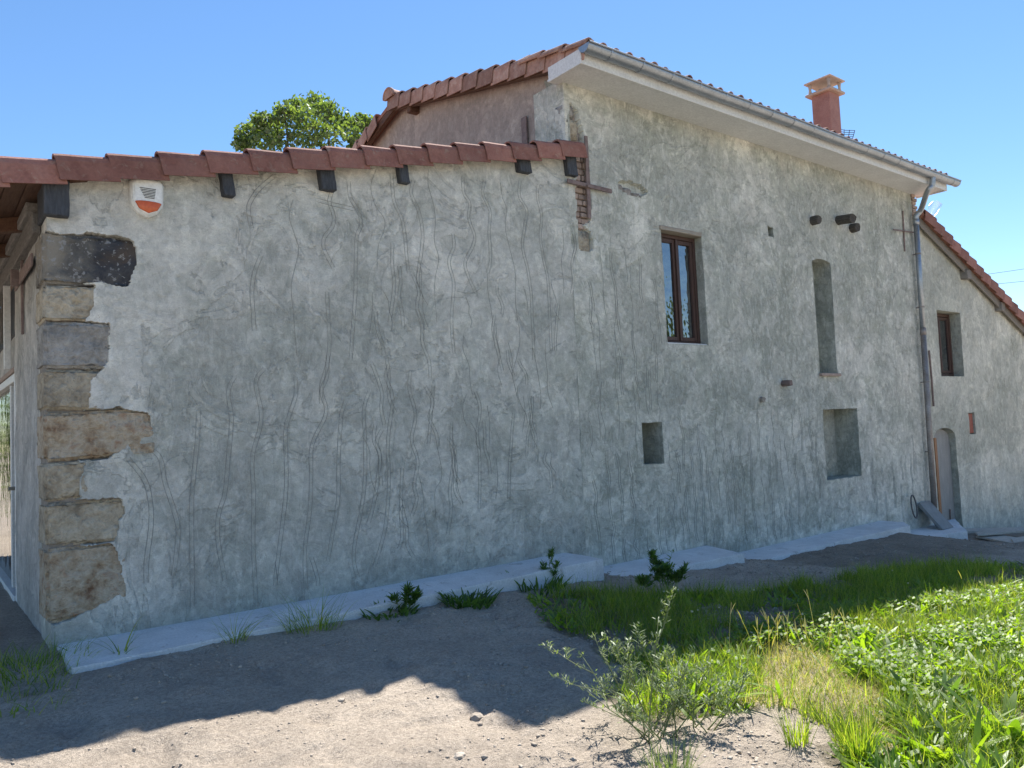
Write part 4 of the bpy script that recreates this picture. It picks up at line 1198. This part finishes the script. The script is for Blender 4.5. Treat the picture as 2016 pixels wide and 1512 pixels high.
def ball(c, r, seg=6):
    V = []; 
    for j in range(1, 4):
        th_ = math.pi * j / 4
        for i in range(seg):
            a = 2 * math.pi * i / seg + j * .5
            V.append((c[0] + r * math.sin(th_) * math.cos(a), c[1] + r * math.sin(th_) * math.sin(a), c[2] + r * math.cos(th_) * .85))
    b = len(V)
    V += [(c[0], c[1], c[2] + r * .85), (c[0], c[1], c[2] - r * .85)]
    F = [[j * seg + i, j * seg + (i + 1) % seg, (j + 1) * seg + (i + 1) % seg, (j + 1) * seg + i] for j in range(2) for i in range(seg)]
    F += [[b, (i + 1) % seg, i, b] for i in range(0)]
    return V, F
HB = scatter(SUNNY_POLY, 250, lambda x, y: np.where(dryf(x, y), .02, 1.0) * sstep(.42, .6, fbm(x, y, 1.3, 3, 231)) * sstep(3.8, 5.2, x))
HB2 = scatter(GRASS_POLY, 50, cl)
hp = []
for q in np.concatenate([HB, HB2]):
    hh = random.uniform(.09, .19); r = random.uniform(.007, .011)
    V, F = ball((q[0], q[1], q[2] + hh), r); V = np.array(V) + RNG.normal(0, .0012, (len(V), 3))
    hp.append((V, np.array(F), np.full(len(V), random.random())))
stuff('clover_flowers', 'small round white clover flower heads dotted over the grass', 'flowers', hp, M['clover_head'])
P5 = scatter(SUNNY_POLY, 8000, lambda x, y: np.where(dryf(x, y), 1.0, .10))
P5b = scatter(GRASS_POLY, 5000, cl)
stuff('dry_grass', 'patch of yellow dried grass in the sunny part of the yard', 'dry grass', [many(P5, (.03, .12), (.002, .005), 3, 'grass', (.3, .98), (.1, .9)), many(P5b, (.03, .14), (.002, .004), 3, 'grass', (.3, .95), (.1, .8)), many(scatter(SUNNY_POLY, 1600), (.10, .30), (.002, .004), 5, 'grass', (.05, .6), (.0, .7))], M['straw'])
P5c = scatter(DRY_POLY, 1500)
stuff('sparse_grass', 'sparse green blades in the dry patch', 'grass', [many(P5c, (.04, .16), (.003, .006))], M['grass'])
# seed stalks rising out of the grass
sp_ = []
for px, py, z in ((1535, 1330, -.05), (1545, 1300, -.05), (1505, 1310, -.05), (1570, 1310, -.06), (1590, 1300, -.06), (1500, 1290, -.05), (1640, 1300, -.08), (1945, 1230, -.2), (1960, 1240, -.2), (1480, 1330, -.05), (1620, 1280, -.08)):
    q = onZ(px, py, z)
    for k in range(3):
        x, y = q[0] + random.uniform(-.12, .12), q[1] + random.uniform(-.12, .12)
        sp_.append((x, y, ground_full(np.array([x]), np.array([y]))[0]))
sp_ = np.array(sp_)
Va, Fa, ia = blades(sp_, RNG.uniform(.25, .45, len(sp_)), np.full(len(sp_), .003), RNG.random(len(sp_)) * 6.28, RNG.uniform(.05, .3, len(sp_)), RNG.uniform(0, .3, len(sp_)), 5, 'stalk')
tips = Va.reshape(len(sp_), 6, 2, 3)[:, 4, :, :].mean(1)
Vb, Fb_, ib = blades(tips, np.full(len(sp_), .09), np.full(len(sp_), .009), RNG.random(len(sp_)) * 6.28, np.full(len(sp_), .25), np.full(len(sp_), .2), 4, 'leaf')
stuff('seed_stalks', 'thin grass stalks with seed heads above the sunlit grass edge', 'grass', [(Va, Fa, RNG.random(len(sp_))[ia]), (Vb, Fb_, RNG.random(len(sp_))[ib])], M['straw'])

# tufts and weeds that can be told apart
def tuft(label, px, py, z, n, h, w, r, mat='grass', lean=(.1, .6), curl=(.1, .9), cat='grass tuft', shape='grass', group='grass tufts', name='grass_tuft', drop=.01, seed=0):
    rng = np.random.default_rng(300 + seed)
    q = onZ(px, py, z)
    a = rng.random(n) * 6.283; rr = r * np.sqrt(rng.random(n))
    P = np.stack([q[0] + rr * np.cos(a), q[1] + rr * np.sin(a), np.zeros(n)], -1)
    P[:, 2] = ground_full(P[:, 0], P[:, 1]) - drop
    H = h[0] + (h[1] - h[0]) * rng.random(n)
    az = a + rng.normal(0, .7, n)
    V, F, ix = blades(P, H, w[0] + (w[1] - w[0]) * rng.random(n), az, lean[0] + (lean[1] - lean[0]) * rng.random(n), curl[0] + (curl[1] - curl[0]) * rng.random(n), 6, shape, rng.normal(0, .5, n))
    b = np.array([q[0], q[1], P[:, 2].min()])
    o = link(name, fastmesh(name, V - b, F, M[mat], {'rnd': rng.random(n)[ix]}), b)
    return tag(o, label, cat, group)
tuft('arching dark grass tuft at the near end of the long slab', 238, 1308, .08, 16, (.16, .34), (.006, .011), .03, seed=1)
tuft('airy dark grass tuft against the long slab, second from the corner', 462, 1275, .08, 46, (.14, .34), (.003, .007), .09, seed=2)
tuft('wide tall grass tuft against the long slab, third from the corner', 618, 1250, .07, 150, (.12, .36), (.003, .007), .20, seed=3)
tuft('low leafy weed against the middle of the long slab', 765, 1215, .06, 150, (.04, .12), (.012, .03), .24, 'darkweed', (.2, .8), (.1, .6), 'weed', 'leaf', 'weeds along the slab', 'leafy_weed', seed=4)
tuft('upright leafy weed with square top beside the long slab', 925, 1192, .04, 170, (.05, .17), (.012, .032), .22, 'darkweed', (.1, .7), (.1, .5), 'weed', 'leaf', 'weeds along the slab', 'leafy_weed', seed=5)
tuft('small dark weed at the far end of the long slab', 1060, 1165, -.03, 170, (.05, .2), (.01, .026), .26, 'darkweed', (.05, .6), (.1, .5), 'weed', 'leaf', 'weeds along the slab', 'leafy_weed', seed=6)
tuft('dense bright grass tuft standing alone on the sand, lower right', 1688, 1500, 0, 230, (.16, .34), (.003, .006), .07, lean=(.02, .35), curl=(0, .35), seed=7)
tuft('smaller grass tuft right of the dense one, lower right', 1800, 1512, 0, 130, (.10, .26), (.003, .006), .08, lean=(.02, .4), curl=(0, .4), seed=8)
tuft('thin pale grass tuft at the bottom below the branching weed', 1318, 1530, 0, 170, (.08, .24), (.002, .005), .12, 'weed', (.05, .5), (0, .5), seed=9)
tuft('grass tuft on the sand between branching weed and dry patch', 1570, 1462, 0, 90, (.10, .24), (.003, .006), .06, lean=(.02, .4), curl=(0, .4), seed=10)
tuft('dark ragged grass at the foot of the outbuilding corner', 40, 1330, .1, 520, (.05, .22), (.003, .008), .42, seed=11)
tuft('sparse dark grass low at the left edge', 20, 1400, .08, 170, (.04, .14), (.003, .008), .34, seed=12)
tuft('broad glossy dock leaves at the bottom of the sunny grass', 1870, 1490, 0, 26, (.14, .30), (.03, .06), .10, 'broadleaf', (.3, .8), (.1, .6), 'weed', 'leaf', 'dock plants', 'dock_plant', seed=13)
tuft('broad glossy dock leaves in the lower right corner', 1985, 1440, -.02, 40, (.16, .32), (.03, .06), .16, 'broadleaf', (.3, .8), (.1, .6), 'weed', 'leaf', 'dock plants', 'dock_plant', seed=14)
tuft('low dock rosette in the middle of the sunny grass', 1830, 1385, -.03, 30, (.12, .26), (.03, .055), .09, 'darkweed', (.2, .7), (.1, .6), 'weed', 'leaf', 'dock plants', 'dock_plant', seed=15)

def weed(name, label, px, py, z, stems, mat, leaf, cat='weed', seed=0, nleaf=9, group=None, head=True, scatterw=.08):
    """branching plant: stems with side shoots and pairs of leaves"""
    rng = np.random.default_rng(500 + seed); rd = random.Random(seed)
    q = onZ(px, py, z); base = np.array([q[0], q[1], float(ground_full(np.array([q[0]]), np.array([q[1]]))[0]) - .01])
    root = thing(name, label, cat, base, group)
    SV = []; SF = []; LP = []; LA = []; LH = []; LW = []; LL = []
    def grow(p, az, lean, L, r, lvl):
        pts = [p]; d = np.array([math.cos(az) * math.sin(lean), math.sin(az) * math.sin(lean), math.cos(lean)])
        for k in range(5):
            d = d + rng.normal(0, .07, 3) + np.array([0, 0, .03]); d /= np.linalg.norm(d)
            pts.append(pts[-1] + d * L / 5)
        V, F = tube(pts, [r * (1 - .13 * k) for k in range(6)], 5)
        o = len(SV); SV.extend(V); SF.extend([[i + o for i in f] for f in F])
        for k in range(1 if lvl else 2, 6):
            nl = nleaf if (k == 5) else (2 if (rd.random() < .7) else 4)
            for j in range(nl):
                LP.append(pts[k] + rng.normal(0, .008, 3)); LA.append(rng.random() * 6.283)
                s = leaf * rd.uniform(.5, 1.1) * (.6 if k == 5 else 1); LH.append(s); LW.append(s * rd.uniform(.18, .34)); LL.append(rd.uniform(.4, 1.1))
        if lvl < 2:
            for k in range(2, 5):
                if rd.random() < .75: grow(pts[k], az + rd.choice((-1, 1)) * rd.uniform(.5, 1.4), lean + rd.uniform(.1, .5), L * rd.uniform(.3, .5), r * .6, lvl + 1)
    for az, lean, L in stems:
        grow(base + np.array([rd.uniform(-scatterw, scatterw), rd.uniform(-scatterw, scatterw), 0]), az, lean, L, .0045, 0)
    obj('stems', SV, SF, M['stem'], root, True)
    n = len(LP)
    V, F, ix = blades(np.array(LP), np.array(LH), np.array(LW), np.array(LA), np.array(LL), rng.uniform(-.1, .5, n), 3, 'leaf', rng.normal(0, .6, n))
    c = (V.min(0) + V.max(0)) / 2
    tag(link('leaves', fastmesh('leaves', V - c, F, M[mat], {'rnd': rng.random(n)[ix]}), c, root), kind='stuff')
    return root
# in world terms the picture's left is roughly (-X, +Y)
LFT = math.radians(142)
weed('branching_weed', 'tall grey green branching weed at the sand edge, tips against the shadow', 1290, 1440, 0,
     [(LFT, .75, .58), (LFT + .2, .55, .55), (LFT, .35, .5), (LFT - .3, 1.0, .42), (-.9, .9, .36), (.2, .7, .4), (.6, .12, .62), (-.6, .35, .5), (2.0, .2, .45), (-.7, .6, .42), (LFT + .5, .9, .38), (-1.6, .7, .36), (-.4, .8, .4), (3.0, .9, .34), (1.0, .5, .4)], 'weed', .034, seed=3, nleaf=13)
weed('branching_weed', 'lower grey green weed just right of the tall branching one', 1390, 1425, 0,
     [(LFT, .7, .3), (.6, .3, .34), (-.6, .6, .34), (-1.6, .7, .3), (1.8, .5, .3), (-.2, .9, .3)], 'weed', .034, seed=4, nleaf=11)
weed('dock_plant', 'bushy dark dock plant with a leafy spike in front of the second slab', 1318, 1180, -.12,
     [(0, .05, .42), (1, .5, .3), (2.2, .6, .3), (3.4, .6, .3), (4.4, .5, .3), (5.5, .6, .32), (.4, .9, .3), (3.0, 1.0, .28), (2.4, .3, .34)], 'darkweed', .075, seed=5, nleaf=12, group='dock plants')
weed('leafy_weed', 'thin upright weed with notched leaves against the end of the long slab', 1083, 1160, -.04,
     [(0, .05, .34), (2.5, .3, .22), (5.5, .4, .2)], 'darkweed', .06, seed=6, nleaf=5, group='weeds along the slab', scatterw=.03)
weed('leafy_weed', 'spade-leaved weed poking above the long slab edge', 800, 1215, .05,
     [(0, .1, .2), (2.5, .5, .16), (5.5, .6, .16)], 'darkweed', .08, seed=7, nleaf=5, group='weeds along the slab', scatterw=.04)

# loose grit and clods
def gravel(n, region, smin, smax, seed):
    rng = np.random.default_rng(seed)
    q = rng.random((n, 2)) * np.array([region[1] - region[0], region[3] - region[2]]) + np.array([region[0], region[2]])
    dens = sstep(.4, .62, fbm(q[:, 0], q[:, 1], 1.3, 3, 241))
    q = q[rng.random(n) < .25 + .75 * dens]; n = len(q)
    s = smin + (smax - smin) * rng.random(n) ** 5
    c8 = np.array([(x, y, z) for x in (-1, 1) for y in (-1, 1) for z in (-1, 1)], float)
    P = np.concatenate([q, ground_full(q[:, 0], q[:, 1])[:, None]], 1)
    V = P[:, None] + (c8[None] * (1 + rng.normal(0, .28, (n, 8, 3))) * .5 + rng.normal(0, .12, (n, 8, 3))) * s[:, None, None] * np.array([1, 1, .75]) + np.array([0, 0, .06]) * s[:, None, None]
    F = (np.arange(n)[:, None, None] * 8 + np.array(BOXF)[None]).reshape(-1, 4)
    return V.reshape(-1, 3), F, np.repeat(rng.random(n), 8)
V, F, r = merge([gravel(15000, (0, 9, 1.5, 6.0), .003, .014, 1), gravel(2200, (3.0, 5, 1.8, 3.0), .004, .018, 2), gravel(4000, (5, 13, 4, 6.4), .006, .03, 3), gravel(800, (.8, 4.2, 1.9, 4.4), .006, .02, 4), gravel(2600, (0, 6, 4.0, 5.9), .006, .026, 5)])
tag(link('gravel', fastmesh('gravel', V, F, M['gravel']), (0, 0, 0)), 'loose grit and small clods scattered over the sand', 'gravel', None, 'stuff')
def stone(label, px, py, z, s, seed):
    q = onZ(px, py, z); rd = random.Random(seed); z = float(ground_full(np.array([q[0]]), np.array([q[1]]))[0]) - s * .2
    bm = bmesh.new(); bmesh.ops.create_icosphere(bm, subdivisions=2, radius=s)
    for v in bm.verts:
        v.co *= rd.uniform(.75, 1.15); v.co.z *= .6
    V = [tuple(v.co + Vector((q[0], q[1], z + s * .25))) for v in bm.verts]
    bm.verts.index_update(); F = [[v.index for v in f.verts] for f in bm.faces]; bm.free()
    tag(obj('stone', V, F, M['gravel']), label, 'stone', 'stones on the sand')
stone('brownish stone at the left of the sunlit sand, by the shadow edge', 112, 1497, 0, .03, 1)
stone('pale flat stone in the sunlit sand under the shadow point', 938, 1402, 0, .045, 2)
stone('dark round stone near the bottom middle of the sunlit sand', 905, 1490, 0, .03, 3)
stone('small dark stone on the sunlit sand below the shadow notch', 672, 1385, 0, .022, 4)

# ------------------------------------------------------------------ tree behind the house
def tree(label, cx_, cy_, zg, top, rad, nleaf, seed, tops, leaf=(.10, .17)):
    rng = np.random.default_rng(seed)
    root = thing('tree', label, 'tree', (cx_, cy_, zg), 'trees behind the house')
    TV = []; TF = []
    def add(V, F):
        o = len(TV); TV.extend(V); TF.extend([[i + o for i in f] for f in F])
    hgt = top - zg
    add(*tube([(cx_, cy_, zg - .2), (cx_ + .1, cy_, zg + hgt * .3), (cx_ - .05, cy_ + .1, zg + hgt * .55), (cx_, cy_, zg + hgt * .85)], [.26, .2, .15, .04], 9))
    lobes = []
    for c, r in tops: lobes.append((np.array(c), r))
    for k in range(26):
        u = rng.normal(0, 1, 3); u /= np.linalg.norm(u)
        c = np.array([cx_, cy_ + .6, zg + hgt * .58]) + u * rng.random() ** .4 * np.array([rad * .8, rad * .8, hgt * .26])
        lobes.append((c, rad * rng.uniform(.2, .32)))
    nl = len(lobes)
    for c, r in lobes[::2]:
        q = np.array([cx_, cy_, zg + hgt * rng.uniform(.3, .6)])
        add(*tube([q, (q + c) / 2 + np.array([0, 0, .15]), c], [.06, .04, .015], 5))
    obj('trunk', TV, TF, M['bark'], root, True)
    P = []
    for c, r in lobes:
        m = nleaf // nl
        u = rng.normal(0, 1, (m, 3)); u /= np.linalg.norm(u, axis=1)[:, None]
        P.append(c + u * (r * (.35 + .8 * rng.random(m)))[:, None] * np.array([1, 1, .85]))
    P = np.concatenate(P); n = len(P)
    s = rng.uniform(leaf[0], leaf[1], n)
    a = rng.normal(0, 1, (n, 3)); a /= np.linalg.norm(a, axis=1)[:, None]
    b = np.cross(a, rng.normal(0, 1, (n, 3))); b /= np.linalg.norm(b, axis=1)[:, None]
    Vv = np.stack([P - a * s[:, None] * .5, P + b * s[:, None] * .32, P + a * s[:, None] * .5, P - b * s[:, None] * .32], 1).reshape(-1, 3)
    F = np.arange(n * 4).reshape(n, 4)
    c = (Vv.min(0) + Vv.max(0)) / 2
    tag(link('crown', fastmesh('crown', Vv - c, F, M['treeleaf'], {'rnd': np.repeat(rng.random(n), 4)}), c, root), kind='stuff')
    return root.name
t0 = onY(600, 182, 20); tl_ = onY(460, 285, 20); tr_ = onY(735, 240, 20)
TOPS = []
rt_ = random.Random(9)
for px, py, pr in ((492, 262, 28), (478, 282, 22), (515, 240, 26), (540, 250, 34), (560, 225, 28), (590, 212, 26), (622, 205, 26), (600, 240, 36), (640, 222, 30), (662, 235, 28), (650, 262, 36), (690, 252, 26), (708, 238, 15), (722, 245, 20), (732, 262, 20), (700, 275, 26), (560, 275, 36), (520, 280, 34), (610, 280, 36)):
    yy = 20 + rt_.uniform(-.9, .9)
    p = onY(px, py, yy); q = onY(px + pr, py, yy)
    TOPS.append((p, float(np.linalg.norm(q - p)) * .88))
tree('leafy green tree whose crown rises behind the low roof', (tl_[0] + tr_[0]) / 2 - .1, 20, 0, t0[2] - .1, (tr_[0] - tl_[0]) / 2 + .1, 13000, 41, TOPS)
# tall hedge shrub just outside the left of the picture, mirrored in the glazed door
def shrub(label, x, y, h, r, n, seed):
    rng = np.random.default_rng(seed); z = float(ground_z(x, y))
    root = thing('hedge_shrub', label, 'shrub', (x, y, z))
    u = rng.normal(0, 1, (n, 3)); u /= np.linalg.norm(u, axis=1)[:, None]
    P = np.array([x, y, z + h * .44]) + u * (.55 + .5 * rng.random(n))[:, None] * np.array([r, r * .5, h * .5])
    V, F, ix = blades(P, rng.uniform(.06, .12, n), rng.uniform(.03, .06, n), rng.random(n) * 6.28, rng.uniform(.2, 1, n), rng.uniform(0, .5, n), 2, 'leaf')
    c = (V.min(0) + V.max(0)) / 2
    tag(link('foliage', fastmesh('foliage', V - c, F, M['treeleaf'], {'rnd': rng.random(n)[ix]}), c, root), kind='stuff')
    obj('stem', *tube([(x, y, z - .1), (x, y, z + h * .6)], [.07, .03], 7), M['bark'], root)
shrub('tall green hedge shrub facing the glazed door, mirrored in its panes', -.5, 15.4, 3.6, 1.2, 14000, 77)
for k, (x, y, h) in enumerate(((37, -20, 12.5), (41, -14, 13.5), (32, -25, 11.5))):
    t = tree('tree across the yard, mirrored low in the upper window panes', x, y, -1.5, h - 1.5, 3.4, 5200, 60 + k, [], (.25, .45))
    bpy.data.objects[t]['group'] = 'trees across the yard'
